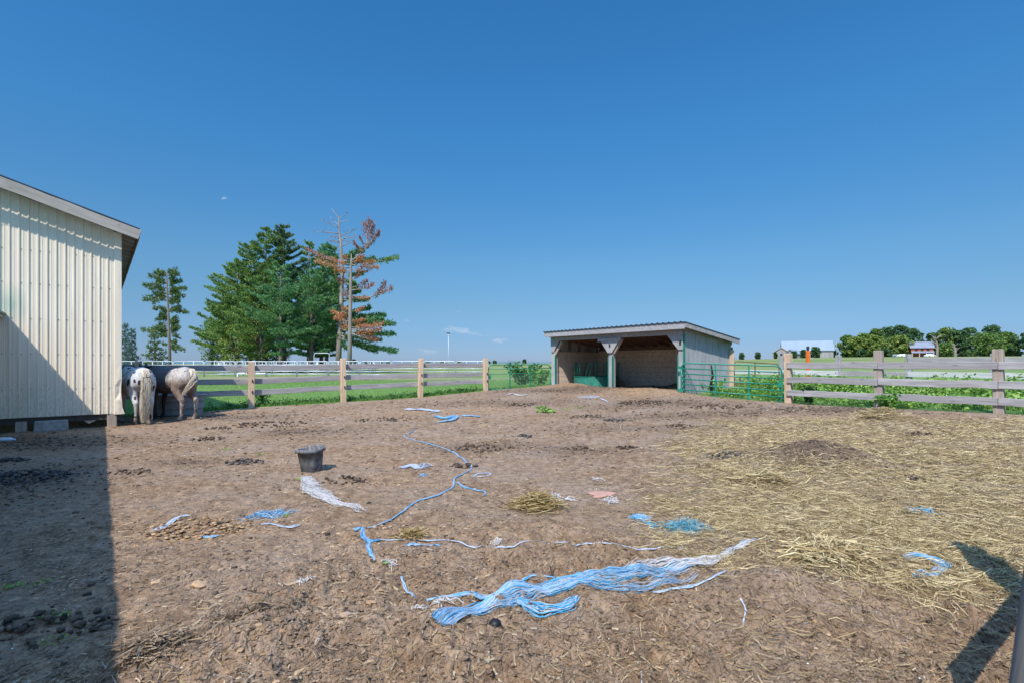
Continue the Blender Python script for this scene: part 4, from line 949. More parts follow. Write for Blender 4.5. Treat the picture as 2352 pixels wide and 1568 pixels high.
twine('baler_twine', 'long straight pale lilac twine lying left to right above the big blue bundle', 'twine', [(868, 1246), (960, 1244), (1040, 1250), (1090, 1260), (1150, 1265), (1180, 1263), (1215, 1257), (1350, 1257), (1460, 1261), (1530, 1262), (1572, 1269)], [.008, .009, .009, .008], 8, .0028, M['tw_pale'], 13, .003, steps=110, loc_len=(.85, 1.))
big = [((980, 1386), (1060, 1377), (1130, 1378), (1200, 1382)), ((1200, 1355), (1225, 1346), (1300, 1344), (1380, 1336)), ((1500, 1366), (1560, 1364), (1620, 1355), (1662, 1344), (1665, 1330))]
twine('twine_bundle', 'big fanned bundle of vivid blue and white baler twine stretched across the foreground', 'twine bundle', [(1012, 1476), (1040, 1448), (1085, 1415), (1140, 1390), (1200, 1375), (1270, 1366), (1340, 1350), (1410, 1340), (1480, 1326), (1540, 1312), (1600, 1300), (1650, 1290), (1690, 1272), (1742, 1254)],
      [.06, .07, .06, .05, .07, .07, .05, .07, .09, .07, .05, .03, .03, .02], 250, .0019, M['tw_vivid'], 14, .009, steps=90, loc_len=(.2, .7), extra=[(big[0], [.004, .035, .03, .02], 22, .0022), (((1040, 1440), (1100, 1420), (1180, 1396), (1260, 1372)), [.09, .07, .05, .09], 40, .0016), (((1330, 1352), (1420, 1345), (1500, 1335), (1590, 1318)), [.06, .13, .15, .12], 70, .0014), (big[1], [.01, .012, .01], 8, .0035), (big[2], [.015, .02, .012, .008], 14, .0035), (((1190, 1395), (1250, 1412), (1300, 1408), (1330, 1385)), [.05, .08, .06, .02], 40, .0026)])
twine('twine_bundle', 'frayed greyish white strands trailing over the far right end of the blue bundle', 'twine', [(1440, 1325), (1500, 1312), (1560, 1300), (1620, 1296), (1655, 1288), (1700, 1270), (1735, 1256)], [.05, .10, .09, .07, .03, .04, .025], 120, .0020, M['tw_white'], 15, .014, steps=30, loc_len=(.3, .8))
twine('baler_twine', 'short blue-grey twine scrap left of the big blue bundle', 'twine', [(921, 1332), (932, 1356), (952, 1382)], [.008, .01, .006], 8, .0035, M['tw_blue'], 16, .004, steps=16)
twine('frayed_rope', 'matted off-white frayed rope trailing down right from the black bucket', 'rope', [(700, 1096), (708, 1112), (716, 1128), (735, 1140), (755, 1148), (778, 1160), (806, 1163), (822, 1170), (832, 1182)], [.03, .06, .09, .09, .06, .04, .05, .03, .03], 170, .0024, M['tw_white'], 17, .06, steps=26, loc_len=(.2, .7))
tangle('net_scrap', 'pale blue and white netting scrap beside a green sprig left of the long rope', 'netting', (620, 1186), .15, .13, 75, .003, M['tw_blue'], 18, .04)
twine('baler_twine', 'short blue twine ending in a white rag below the netting scrap', 'twine', [(600, 1209), (625, 1210), (650, 1214), (672, 1215), (688, 1210)], [.006, .008, .01, .03, .02], 22, .0032, M['tw_pale'], 19, .006, steps=20)
twine('baler_twine', 'thin silvery twine wisps on the tan chips near the barn shadow', 'twine', [(352, 1221), (372, 1214), (392, 1203), (415, 1192), (438, 1188)], [.01, .03, .03, .02, .02], 26, .0026, M['tw_pale'], 20, .01, steps=20)
twine('baler_twine', 'little blue-grey twine wisp below the tan chips', 'twine', [(468, 1234), (485, 1234), (505, 1230)], [.01, .02, .01], 14, .0028, M['tw_blue'], 21, .008, steps=12)
twine('baler_twine', 'bright sky blue twine heap scattered before the fence, left piece of the far pair', 'twine', [(934, 940), (952, 941), (965, 942), (985, 944), (1008, 945), (985, 950)], [.10, .05, .12, .08, .03, .1], 90, .007, M['tw_pale'], 22, .03, steps=20, loc_len=(.3, .8))
twine('baler_twine', 'sky blue twine heap with crossing ends in the far middle of the dirt', 'twine', [(1000, 957), (1018, 963), (1035, 960), (1046, 956), (1040, 966), (1000, 971)], [.06, .08, .10, .05, .1, .05], 90, .007, M['tw_blue'], 23, .03, steps=20, loc_len=(.3, .8))
twine('baler_twine', 'short sky blue twine stretch right of the crossing heap', 'twine', [(1062, 957), (1075, 956), (1088, 957), (1103, 959)], [.05, .05, .03, .05], 40, .007, M['tw_blue'], 24, .02, steps=14)
twine('net_scrap', 'crumpled pale grey-blue netting in two lumps left of the winding rope', 'netting', [(922, 1080), (935, 1074), (948, 1070), (962, 1078), (975, 1072), (990, 1076)], [.05, .05, .03, .06, .11, .04], 70, .0036, M['tw_pale'], 25, .025, steps=18, loc_len=(.2, .6))
tangle('twine_scrap', 'tiny blue twine tuft under the two-lump netting', 'twine', (970, 1093), .06, .05, 20, .0035, M['tw_blue'], 26, .02)
twine('baler_twine', 'thin pale twine loop right of the bend of the winding rope', 'twine', [(1086, 1094), (1100, 1088), (1124, 1087), (1122, 1093), (1090, 1095)], [.01, .01, .02], 9, .0032, M['tw_pale'], 27, .006, steps=18)
twine('baler_twine', 'thin pale branching twine under the bend of the winding rope', 'twine', [(1052, 1107), (1062, 1118), (1080, 1123), (1098, 1128), (1114, 1131), (1112, 1142)], [.01, .012, .01, .01], 12, .0034, M['tw_blue'], 28, .006, steps=24)
tangle('rag', 'greyish white frayed rag above the yellow hay tuft', 'rag', (1262, 1138), .11, .09, 50, .003, M['tw_white'], 29, .04)
tangle('rag', 'greyish white frayed rag end trailing right above the hay tuft', 'rag', (1292, 1146), .10, .06, 36, .003, M['tw_white'], 30, .03)
tangle('rag', 'small white frayed tuft right of the pink patch', 'rag', (1402, 1152), .09, .07, 40, .003, M['tw_white'], 31, .05)
tangle('twine_bundle', 'rounded heap of teal blue baler twine near the straw edge', 'twine bundle', (1574, 1214), .15, .15, 170, .0026, M['tw_teal'], 32, .09, curl=3.)
tangle('twine_scrap', 'small turquoise twine patch left of the teal heap', 'twine', (1467, 1190), .09, .07, 60, .004, M['tw_vivid'], 33, .02)
tangle('twine_scrap', 'tiny turquoise twine end pointing at the teal heap', 'twine', (1500, 1206), .06, .07, 40, .0035, M['tw_teal'], 34, .02)
tangle('twine_scrap', 'bright blue twine clump lying in the straw at right', 'twine', (2118, 1182), .10, .12, 60, .0034, M['tw_vivid'], 35, .03)
twine('net_scrap', 'curved blue and pale netting arc in the muddy straw near the crossed shadow', 'netting', [(2078, 1288), (2105, 1290), (2135, 1296), (2168, 1306), (2150, 1322), (2118, 1330), (2098, 1348)], [.03, .05, .06, .04, .02, .05, .03], 80, .0030, M['tw_vivid'], 36, .016, steps=22, loc_len=(.2, .5))
twine('baler_twine', 'thin white strings beside the blue netting arc at right', 'twine', [(2098, 1350), (2130, 1338), (2160, 1340), (2190, 1352)], [.02, .02, .015, .01], 18, .0024, M['tw_white'], 37, .01, steps=16)
tangle('twine_scrap', 'faint blue twine speck in the straw left of the netting arc', 'twine', (1980, 1298), .04, .05, 16, .003, M['tw_blue'], 38, .02)
twine('baler_twine', 'small blue twine knot with a white tail under the straight twine', 'twine', [(935, 1265), (950, 1260), (960, 1262), (968, 1257), (985, 1258), (1012, 1263)], [.01, .035, .03, .01, .008, .006], 26, .003, M['tw_blue'], 39, .008, steps=22)
twine('baler_twine', 'white scattered twine on the dirt below the left gate', 'twine', [(1166, 907), (1180, 905), (1192, 909), (1212, 907)], [.06, .05, .05, .02], 30, .007, M['tw_white'], 40, .03, steps=14)
twine('baler_twine', 'pale twine stick on the manure mound before the shelter', 'twine', [(1380, 916), (1396, 923)], [.03, .02], 12, .007, M['tw_pale'], 41, .01, steps=8)
tangle('net_scrap', 'dull pale netting on the dark mound before the shelter', 'netting', (1352, 911), .35, .2, 50, .006, M['tw_pale'], 42, .04)
twine('baler_twine', 'thin pale string squiggle right of the blue bundle', 'twine', [(1700, 1395), (1712, 1408), (1706, 1425), (1716, 1440)], [.004, .004], 5, .0022, M['tw_pale'], 43, .004, steps=14)
twine('baler_twine', 'thin grey string in the bottom middle foreground', 'twine', [(1452, 1520), (1470, 1560), (1474, 1590)], [.004, .003], 5, .002, M['tw_pale'], 44, .003, steps=12)
for k_, (p_, s_, l_) in enumerate([((1372, 1102), .06, 'left white fluff scrap above the pink patch'), ((897, 1306), .045, 'round white fluff beside a green leaf below the rope end'), ((1140, 1252), .04, 'tiny white fluff on the straight twine'), ((965, 1441), .03, 'white feather wisp left of the blue bundle tip'), ((1018, 1398), .07, 'dirty beige rag under the left tail of the blue bundle'), ((700, 1350), .03, 'tiny pale fluff in the lower left dirt')]):
    tangle('fluff', l_, 'scrap', p_, s_, s_*.9, 26, .003, M['tw_white'], 60+k_, .03, group='white scraps on the dirt')
# pink lick residue
def patch():
    x, y = px_ray(1381, 1136); n = 30; V = [(0, 0, .014)]; rnd = random.Random(5)
    for j, (k, h) in enumerate(((.5, .016), (.85, .012), (1, .0))):
        for i in range(n): a = 2*math.pi*i/n; r = k*(1+.22*math.sin(3*a+1)+.15*math.sin(5*a)+rnd.uniform(-.05, .05)); V.append((math.cos(a)*.14*r, math.sin(a)*.16*r, h))
    Fc = [(0, 1+i, 1+(i+1) % n) for i in range(n)]
    for j in range(2):
        for i in range(n): Fc.append((1+j*n+i, 1+(j+1)*n+i, 1+(j+1)*n+(i+1) % n, 1+j*n+(i+1) % n))
    V = [(a, b, c+(lz(x+a, y+b)-lz(x, y))+.006) for a, b, c in V]
    o = raw('salt_patch', V, Fc, plain('pink_salt', (.42, .23, .17), .9, .1, 14), smooth=True); o.location = (x, y, lz(x, y)); tag(o, 'flat salmon pink patch on the dirt right of the white rag', 'patch')
patch()
x, y = px_ray(1137, 1455); m = MB(); m.ico((0, 0, .02), .038, 2, .06, random.Random(2), (1, 1, .85)); o = m.build('dung_ball', M['black'], None, smooth=True); o.location = (x, y, lz(x, y)); tag(o, 'single round black dung ball under the blue twine bundle', 'dung ball')
# ================================================================== loose litter on the ground
RG = np.random.default_rng(7)
def sample(n, x0, x1, y0, y1, dens, near=True):
    """scatter n points with a density function, weighted to the nearer ground"""
    out = []; got = 0
    while got < n:
        k = n*2
        if near:
            r = np.exp(RG.uniform(math.log(max(y0, 1.5)), math.log(y1), k)); x = RG.uniform(-1.15, 1.15, k)*r; y = r
        else: x = RG.uniform(x0, x1, k); y = RG.uniform(y0, y1, k)
        d = dens(x, y)*(x > x0)*(x < x1); m = RG.random(k) < d; out.append(np.c_[x[m], y[m]]); got += m.sum()
    return np.concatenate(out)[:n]
def ribbons(name, P, L, Wd, mat, lift=.004, bend=.35, tilt=.12, kind='stuff', zf=None):
    n = len(P); x, y = P[:, 0], P[:, 1]; th = RG.uniform(0, 2*math.pi, n); th2 = th+RG.normal(0, bend, n); tl = np.abs(RG.normal(0, tilt, n))
    pts = [np.c_[x-np.cos(th)*L/2, y-np.sin(th)*L/2], np.c_[x, y], np.c_[x+np.cos(th2)*L/2, y+np.sin(th2)*L/2]]
    Z = [zg(p[:, 0], p[:, 1]) for p in pts]
    zc = np.maximum(np.maximum(Z[0], Z[2])*.5+np.minimum(Z[0], Z[2])*.5, Z[1]); h0 = RG.uniform(0, 1, n)**2*lift*3+lift
    zz = [np.maximum(Z[0], zc-L*.12)+h0, zc+h0, np.maximum(Z[2], zc-L*.12)+h0+tl*L/2]
    roll = RG.uniform(-.9, .9, n); V = np.zeros((n, 6, 3))
    for k in range(3):
        t = th if k < 2 else th2; sx = -np.sin(t)*Wd/2*np.cos(roll); sy = np.cos(t)*Wd/2*np.cos(roll); sz = np.sin(roll)*Wd/2+Wd/2
        V[:, 2*k] = np.c_[pts[k][:, 0]-sx, pts[k][:, 1]-sy, zz[k]-sz+Wd/2]; V[:, 2*k+1] = np.c_[pts[k][:, 0]+sx, pts[k][:, 1]+sy, zz[k]+sz]
    b = np.arange(n)[:, None]*6; Fq = np.concatenate([b+np.array([[0, 2, 3, 1]]), b+np.array([[2, 4, 5, 3]])])
    o = raw(name, V.reshape(-1, 3), Fq, mat); 
    if kind: o['kind'] = kind
    return o
def lumps(name, P, S, mat, seed=1, flat=.7, kind='stuff', sink=.25, smooth=True, sub=1, jit=.22):
    Vt = np.array(ICO[sub][0]); Ft = np.array(ICO[sub][1]); n = len(P); g = np.random.default_rng(seed)
    k = g.uniform(1-jit, 1+jit, (n, len(Vt))); sc3 = np.c_[g.uniform(.8, 1.35, n), g.uniform(.7, 1.1, n), g.uniform(flat*.7, flat*1.2, n)]
    a = g.uniform(0, 6.28, n); V = Vt[None]*k[..., None]*sc3[:, None]*S[:, None, None]
    X = V[..., 0]*np.cos(a)[:, None]-V[..., 1]*np.sin(a)[:, None]; Y = V[..., 0]*np.sin(a)[:, None]+V[..., 1]*np.cos(a)[:, None]
    z = P[:, 2] if P.shape[1] > 2 else zg(P[:, 0], P[:, 1])
    W_ = np.stack([X+P[:, 0][:, None], Y+P[:, 1][:, None], V[..., 2]+(z+S*flat*(1-sink)*.6)[:, None]], -1)
    Fq = (np.arange(n)[:, None, None]*len(Vt)+Ft[None]).reshape(-1, 3)
    o = raw(name, W_.reshape(-1, 3), Fq, mat, smooth=smooth)
    if kind: o['kind'] = kind
    return o
def isl(name, stops, rough=.85, scale=30, mixn=.3):
    t = MT(name, rough, .2); q = t.math('ADD', t.math('MULTIPLY', t.island(), 1-mixn), t.math('MULTIPLY', t.noise(t.co(), scale, 2), mixn)); return t.base(t.ramp(q, stops))
M['straw'] = isl('straw', [(.12, (.11, .07, .035)), (.38, (.28, .20, .093)), (.62, (.47, .36, .175)), (.9, (.72, .60, .36))])
M['straw_brown'] = isl('straw_brown', [(.15, (.12, .075, .04)), (.5, (.25, .17, .085)), (.8, (.40, .295, .15)), (.95, (.62, .51, .31))])
M['yellow_straw'] = isl('yellow_straw', [(.2, (.13, .085, .03)), (.55, (.31, .215, .075)), (.85, (.52, .40, .20))])
M['clod'] = isl('clod', [(.15, (.13, .085, .055)), (.5, (.24, .165, .11)), (.85, (.37, .27, .19))])
M['dung'] = isl('dung', [(.2, (.04, .028, .02)), (.55, (.10, .07, .048)), (.85, (.20, .145, .10))])
M['dung_grey'] = isl('dung_grey', [(.2, (.035, .033, .035)), (.6, (.085, .075, .07)), (.9, (.17, .14, .12))])
M['chip'] = isl('chip', [(.15, (.15, .085, .042)), (.5, (.31, .19, .10)), (.85, (.44, .30, .175))])
M['bit'] = isl('bit', [(.2, (.10, .07, .045)), (.6, (.24, .17, .11)), (.9, (.45, .36, .24))])
inpad = lambda x, y: (sdist(x, y, PAD) > .15)*1.
def d_straw(x, y):
    r, s, du, ta = masks(x, y); p = ss(-.35, .4, fbm(x*1.4, y*1.4, 120, 3))*ss(-.35, .3, fbm(x*5, y*5, 121, 3)); return s*(.2+.8*p)*inpad(x, y)
P = sample(110000, -2, 13, 2.0, 12.5, d_straw); L = RG.uniform(.03, .17, len(P)); ribbons('straw_litter', P, L, RG.uniform(.0014, .0034, len(P))*(1+ss(4, 11, P[:, 1])*.55), M['straw'], .006, .4, .10)
def d_thin(x, y):
    r, s, du, ta = masks(x, y); return (.03+.45*s+.6*ss(-.6, 1.4, x)*ss(9, 3.5, y)+.18*ss(-.2, .5, fbm(x, y, 130, 3)))*inpad(x, y)*(1-ss(-1.2, -1.8, x/np.maximum(y, 1)+.75)*.3)
P = sample(21000, -13, 13, 1.9, 17, d_thin); L = RG.uniform(.03, .14, len(P)); ribbons('straw_litter', P, L, RG.uniform(.0016, .0034, len(P))*(1+ss(4, 11, P[:, 1])*.6), M['straw_brown'], .004, .35, .05)
P = sample(26000, -13, 13, 1.9, 20, lambda x, y: (.3+.7*ss(-.4, .4, fbm(x*1.3, y*1.3, 131, 3)))*inpad(x, y)); L = RG.uniform(.012, .05, len(P))*(1+ss(5, 15, P[:, 1])); ribbons('bedding_bits', P, L, RG.uniform(.003, .008, len(P))*(1+ss(5, 15, P[:, 1])), M['bit'], .003, .5, .12)
def hay_tuft(label, px, rx, ry, n, seed, mat, lmin=.10, lmax=.28, lift=.07):
    global RG
    keep = RG; RG = np.random.default_rng(seed); x, y = px_ray(*px)
    P = np.c_[RG.normal(x, rx/2, n), RG.normal(y, ry/2, n)]; h = np.exp(-((P[:, 0]-x)/rx)**2-((P[:, 1]-y)/ry)**2)
    o = ribbons('hay_tuft', P, RG.uniform(lmin, lmax, n), RG.uniform(.003, .006, n), mat, .006, .5, .2, kind=None)
    co = np.zeros(len(o.data.vertices)*3, np.float32); o.data.vertices.foreach_get('co', co); co = co.reshape(-1, 3); hh = np.repeat(h*RG.random(n)*lift*2, 6); co[:, 2] += hh
    co -= np.array([x, y, gz(x, y)], np.float32); o.data.vertices.foreach_set('co', co.ravel()); o.location = (x, y, gz(x, y)); RG = keep
    tag(o, label, 'hay tuft')
hay_tuft('golden yellow hay tuft lying on the bare dirt below the white rag', (1236, 1166), .24, .22, 900, 1, M['yellow_straw'])
hay_tuft('small brown hay tuft on the mud above the straight pale twine', (945, 1238), .12, .10, 240, 2, M['yellow_straw'], .06, .14, .03)
hay_tuft('dry brown hay wisp at the lower left beside the barn shadow', (345, 1505), .16, .14, 420, 3, M['bit'], .10, .22, .03)
hay_tuft('dry hay wisp crossing the small mud bank in the lower middle left', (560, 1425), .2, .07, 160, 4, M['bit'], .08, .18, .02)
hay_tuft('peaked clump of straw near the right fence at the top of the straw area', (2020, 962), .6, .45, 900, 5, M['straw'], .15, .4, .12)
hay_tuft('olive straw heap in front of the brown mound at right', (1755, 1108), .35, .25, 700, 6, M['straw'], .12, .3, .05)
hay_tuft('low straw ridge beside the blue netting arc', (1900, 1305), .3, .2, 700, 7, M['straw'], .12, .28, .04)
def d_clod(x, y):
    r, s, du, ta = masks(x, y); return (.10+.75*r+.8*du+.35*ta+.35*ss(.0, .5, fbm(x*1.1, y*1.1, 140, 3)))*inpad(x, y)*(1-.7*s)
P = sample(22000, -13, 13, 1.9, 19, d_clod); S = RG.uniform(.2, 1, len(P))**3*.018*(1+ss(4, 13, P[:, 1])*.8)+.0022; lumps('dirt_clods', P, S, M['dirt'], 2, .42, smooth=False, jit=.42, sink=1.2)
P = sample(3600, -13, 13, 2.2, 19, lambda x, y: (.015+.9*masks(x, y)[3]+.12*ss(.1, .5, fbm(x*.9, y*.9, 141, 3)))*inpad(x, y)); S = RG.uniform(.3, 1, len(P))**2*.024*(1+ss(5, 13, P[:, 1])*.6)+.003; lumps('dry_manure_chips', P, S, M['chip'], 3, .3, smooth=False, jit=.4, sink=1.2)
P = sample(9000, -13, 13, 2.6, 21, lambda x, y: (.004+.9*masks(x, y)[2]**1.6)*inpad(x, y)); S = RG.uniform(.3, 1, len(P))**2*.024*(1+ss(6, 15, P[:, 1])*.9)+.003; lumps('manure_crumbs', P, S, M['dung'], 4, .55, jit=.35, sink=.9)
P = sample(500, -13, 13, 2.2, 18, lambda x, y: .6*inpad(x, y)); lumps('white_flecks', P, RG.uniform(.003, .007, len(P))*(1+ss(4, 13, P[:, 1])*1.2), plain('fleck', (.7, .68, .64), .7, .1, 5), 5, .5)
P = sample(16000, -13, 13, 1.9, 8, lambda x, y: (.12+.88*masks(x, y)[0])*inpad(x, y)*(1-.5*masks(x, y)[1])); S = RG.uniform(.2, 1, len(P))**2.5*.011+.002; lumps('mud_crumbs', P, S, M['dirt'], 6, .7, smooth=False, jit=.5, sink=.8)
# droppings: every heap a thing of its own
heaps = [((1208, 1004), .16, 38, 'dark heap of round droppings in the middle right of the bare dirt'), ((478, 1009), .34, 46, 'dark dropping heap left of centre, nearest the horses'), ((560, 1062), .34, 50, 'dropping heap on the path between horses and bucket'),
    ((620, 975), .9, 90, 'wide flattened dropping heap behind the bucket towards the left fence'), ((790, 1105), .32, 34, 'loose droppings right of the white frayed rope'), ((1065, 1072), .22, 44, 'droppings under the bend of the winding blue rope'),
    ((1440, 1028), .2, 36, 'dropping heap near the left rim of the straw'), ((1320, 1032), .3, 30, 'scattered droppings left of the straw rim'), ((1662, 1050), .34, 60, 'blackish dropping heap at the left edge of the straw'), ((1412, 966), .3, 44, 'small black dropping heap in the middle distance'),
    ((1350, 958), .4, 44, 'brown dropping heap behind the black one in the middle distance'), ((1560, 980), .3, 26, 'dropping heap where the straw begins below the gate'), ((60, 1100), .62, 210, 'large black manure heap in the barn shadow at left'), ((20, 1060), .3, 60, 'small black manure strip above the large shaded heap'),
    ((2095, 1105), .22, 26, 'dark droppings buried in the straw at right'), ((500, 985), .3, 24, 'crumbly droppings near the roan horse'), ((1120, 1030), .6, 60, 'broad scatter of droppings right of the winding rope'), ((2110, 1000), .25, 30, 'droppings on far right straw near the second fence post'), ((880, 965), .7, 40, 'brown scatter of droppings left of the far blue twine'), ((300, 1085), .3, 30, 'crumbly droppings beside the barn shadow edge'), ((110, 1440), .36, 60, 'brown rotting dropping heap in the shade at bottom left')]
heaps += [((455, 1214), .52, 150, 'spread heap of dry orange tan manure flakes at lower left'), ((1200, 930), .5, 40, 'dark dropping scatter below the weed patch before the shelter'), ((1480, 925), .8, 90, 'broken dropping scatter in front of the right shelter bay'), ((1650, 935), .8, 80, 'dark dropping scatter below the green tube gate')]
for k, (p, rr, n, lab) in enumerate(heaps):
    x, y = px_ray(*p); g = np.random.default_rng(40+k); a = g.uniform(0, 6.28, n); q = np.sqrt(g.random(n))*rr; px_ = x+np.cos(a)*q; py_ = y+np.sin(a)*q*.62
    hh = (.10 if n > 150 else .045)*np.clip(1-(q/rr)**2, 0, 1)*g.random(n); z = zg(px_, py_)+hh
    far = 1+max(0, min(1, (y-8)/8))*.35
    o = lumps('manure_heap', np.c_[px_-x, py_-y, z-gz(x, y)], g.uniform(.016, .03, n)*far, M['dung_grey'] if k in (2, 8, 9, 12, 13, 0) else M['chip'] if k == 21 else M['dung'], 100+k, .75 if k != 21 else .32, kind=None, sub=1, jit=.24)
    o.location = (x, y, gz(x, y)); tag(o, lab, 'manure heap', 'manure heaps on the paddock dirt')
for k, (p, s, lab) in enumerate([((650, 1350), .036, 'left tan manure nugget of a pair in the lower left dirt'), ((675, 1348), .028, 'right tan manure nugget of a pair in the lower left dirt'), ((358, 1338), .035, 'single tan nugget right of the barn shadow'), ((455, 1342), .045, 'flat orange tan nugget in the lower left dirt'), ((60, 1165), .045, 'lone dark dropping in the shade below the large heap'), ((40, 1148), .05, 'lone black dropping right under the large shaded heap'), ((800, 1440), .055, 'upturned grey mud flake in the lower left foreground')]):
    x, y = px_ray(*p); o = lumps('manure_nugget' if k < 6 else 'mud_flake', np.array([[0., 0, 0]]), np.array([s]), M['chip'] if k < 4 else M['dung'] if k < 6 else M['clod'], 200+k, .42, kind=None, sub=2, jit=.28, smooth=False, sink=.9); o.location = (x, y, gz(x, y)); tag(o, lab, 'nugget' if k < 6 else 'mud flake')
# ================================================================== grass, weeds
def blades(name, P, h, w, mat, lean=.35, zf=None, kind='stuff'):
    n = len(P); a = RG.uniform(0, 6.28, n); ln = RG.normal(0, lean, n)*h; la = RG.uniform(0, 6.28, n); z = zg(P[:, 0], P[:, 1], False)
    c, s = np.cos(a)*w/2, np.sin(a)*w/2; V = np.zeros((n, 3, 3)); V[:, 0] = np.c_[P[:, 0]-c, P[:, 1]-s, z-.01]; V[:, 1] = np.c_[P[:, 0]+c, P[:, 1]+s, z-.01]; V[:, 2] = np.c_[P[:, 0]+np.cos(la)*ln, P[:, 1]+np.sin(la)*ln, z+h]
    o = raw(name, V.reshape(-1, 3), np.arange(n*3).reshape(-1, 3), mat)
    if kind: o['kind'] = kind
    return o
def leaf_mat(name, a, b, c_):
    t = MT(name, .55, .3); q = t.math('ADD', t.math('MULTIPLY', t.island(), .7), t.math('MULTIPLY', t.noise(t.co(), .8, 3), .3)); col = t.ramp(q, [(.15, a), (.5, b), (.85, c_)])
    t.base(col); tr = t.n.new('ShaderNodeBsdfTranslucent'); t.l.new(col, tr.inputs[0]); mx = t.n.new('ShaderNodeMixShader'); mx.inputs[0].default_value = .3
    o = t.n['Material Output']; t.l.new(t.p.outputs[0], mx.inputs[1]); t.l.new(tr.outputs[0], mx.inputs[2]); t.l.new(mx.outputs[0], o.inputs[0]); return t.m
M['grass'] = leaf_mat('grass_blade', (.10, .20, .035), (.16, .32, .06), (.27, .42, .11))
M['dry_grass'] = leaf_mat('dry_grass', (.16, .20, .06), (.28, .30, .10), (.42, .38, .18))
M['weed'] = leaf_mat('weed_leaf', (.06, .14, .025), (.13, .29, .045), (.24, .42, .09))
M['weed_dark'] = leaf_mat('weed_leaf_dark', (.03, .08, .02), (.06, .16, .035), (.13, .25, .06))
M['weed_bright'] = leaf_mat('weed_leaf_bright', (.10, .20, .03), (.20, .36, .06), (.34, .48, .12))
outp = lambda x, y: (sdist(x, y, PAD) < -.02)*1.
def pts_out(n, x0, x1, y0, y1, f=None):
    k = []; g = 0
    while g < n:
        x = RG.uniform(x0, x1, n*2); y = RG.uniform(y0, y1, n*2); d = outp(x, y)*(f(x, y) if f else 1); m = RG.random(n*2) < d; k.append(np.c_[x[m], y[m]]); g += m.sum()
    return np.concatenate(k)[:n]
P = pts_out(110000, -30, 6, 14, 45); blades('grass', P, RG.uniform(.03, .10, len(P)), RG.uniform(.008, .02, len(P)), M['grass'])
P = pts_out(45000, 6, 32, 9, 36); blades('grass', P, RG.uniform(.05, .22, len(P)), RG.uniform(.01, .025, len(P)), M['grass'])
P = pts_out(16000, 7, 30, 18, 40, lambda x, y: ss(.0, .4, fbm(x*.3, y*.3, 9, 2))); blades('dry_grass', P, RG.uniform(.2, .5, len(P)), RG.uniform(.01, .02, len(P)), M['dry_grass'])
P = pts_out(9000, -14, 3, 13, 24, lambda x, y: (sdist(x, y, PAD) > -.35)*1.); blades('grass', P, RG.uniform(.03, .13, len(P)), RG.uniform(.012, .03, len(P)), M['weed'])
def leaves(C0, R3, n, sz, seed, droop=.0, shell=.0, flat=0.):
    """n leaf quads spread through an ellipsoid volume"""
    g = np.random.default_rng(seed); d = g.normal(size=(n, 3)); d /= np.linalg.norm(d, axis=1)[:, None]; r = (shell+(1-shell)*g.random(n))**.45
    c = C0+d*r[:, None]*R3; u = g.normal(size=(n, 3)); u[:, 2] *= (1-flat); u /= np.linalg.norm(u, axis=1)[:, None]; v = np.cross(u, g.normal(size=(n, 3))*np.array([1, 1, 1-flat])+np.array([0, 0, flat*2])); v /= np.maximum(1e-6, np.linalg.norm(v, axis=1))[:, None]
    s = sz*g.uniform(.6, 1.3, n)[:, None]; V = np.stack([c-u*s, c+v*s*.5, c+u*s, c-v*s*.5], 1); return V.reshape(-1, 3), (np.arange(n)[:, None]*4+np.arange(4)[None])
def multi(parts):
    V = []; Fq = []; k = 0
    for v, f in parts: V.append(v); Fq.append(f+k); k += len(v)
    return np.concatenate(V), np.concatenate(Fq)
def plant(name, label, cat, x, y, w, h, n, sz, seed, mat, group=None, stems=8, flat=.3):
    z = gz(x, y, False); root = thing(name, label, cat, (x, y, z), group=group); rnd = random.Random(seed); parts = []; m = MB()
    for k in range(stems):
        a = rnd.uniform(0, 6.28); q = rnd.uniform(.1, 1)*w*.5; hh = h*rnd.uniform(.6, 1.0)*(1-.3*q/w); tip = (math.cos(a)*q, math.sin(a)*q, hh)
        m.tube([(0, 0, -.02), (tip[0]*.4, tip[1]*.4, hh*.5), tip], [.008, .006, .003], 4)
        for j in range(3):
            t = .35+.33*j; parts.append(leaves(np.array([tip[0]*t, tip[1]*t, hh*t]), np.array([w*.22, w*.22, h*.17]), max(3, n//(stems*3)), sz, seed*31+k*3+j, flat=flat))
    V, Fq = multi(parts); raw('foliage', V, Fq, mat, root); m.build('stem', M['weed_dark'], root); return root
def plant_px(px, Y, *a, **k): return None
pl = [((1860, 928), .0, .42, .62, 420, .055, 'weed_dark', 'leafy dark green weed growing through the right fence between its first two posts'), ((2045, 940), 0, .62, .40, 420, .06, 'weed', 'bushy green weed just right of the second post of the right fence'),
      ((1205, 868), 26., 1.7, 1.25, 900, .09, 'weed_dark', 'dark rounded wild bush in the meadow behind the mesh gate'), ((1235, 868), 25., 1.0, .9, 400, .09, 'weed', 'lighter leafy bush right of the dark bush behind the mesh gate'),
      ((600, 925), 0, .7, .45, 260, .06, 'weed_dark', 'clump of weeds at the foot of the first fence post right of the horses'), ((1640, 902), 18.4, .9, .5, 420, .07, 'weed_bright', 'bright green broadleaf weed at the foot of the grey shelter side'), ((1600, 905), 17.9, .7, .35, 260, .07, 'weed_bright', 'low bright weed between shelter corner and gate')]
for k, (p, Y, w, h, n, sz, mt, lab) in enumerate(pl):
    if Y: q = at(p[0], Y); x, y = q.x, q.y
    else: x, y = px_ray(*p)
    plant('weed_plant' if h < 1 else 'bush', lab, 'weed' if h < .8 else 'bush', x, y, w, h, n, sz, 300+k, M[mt])
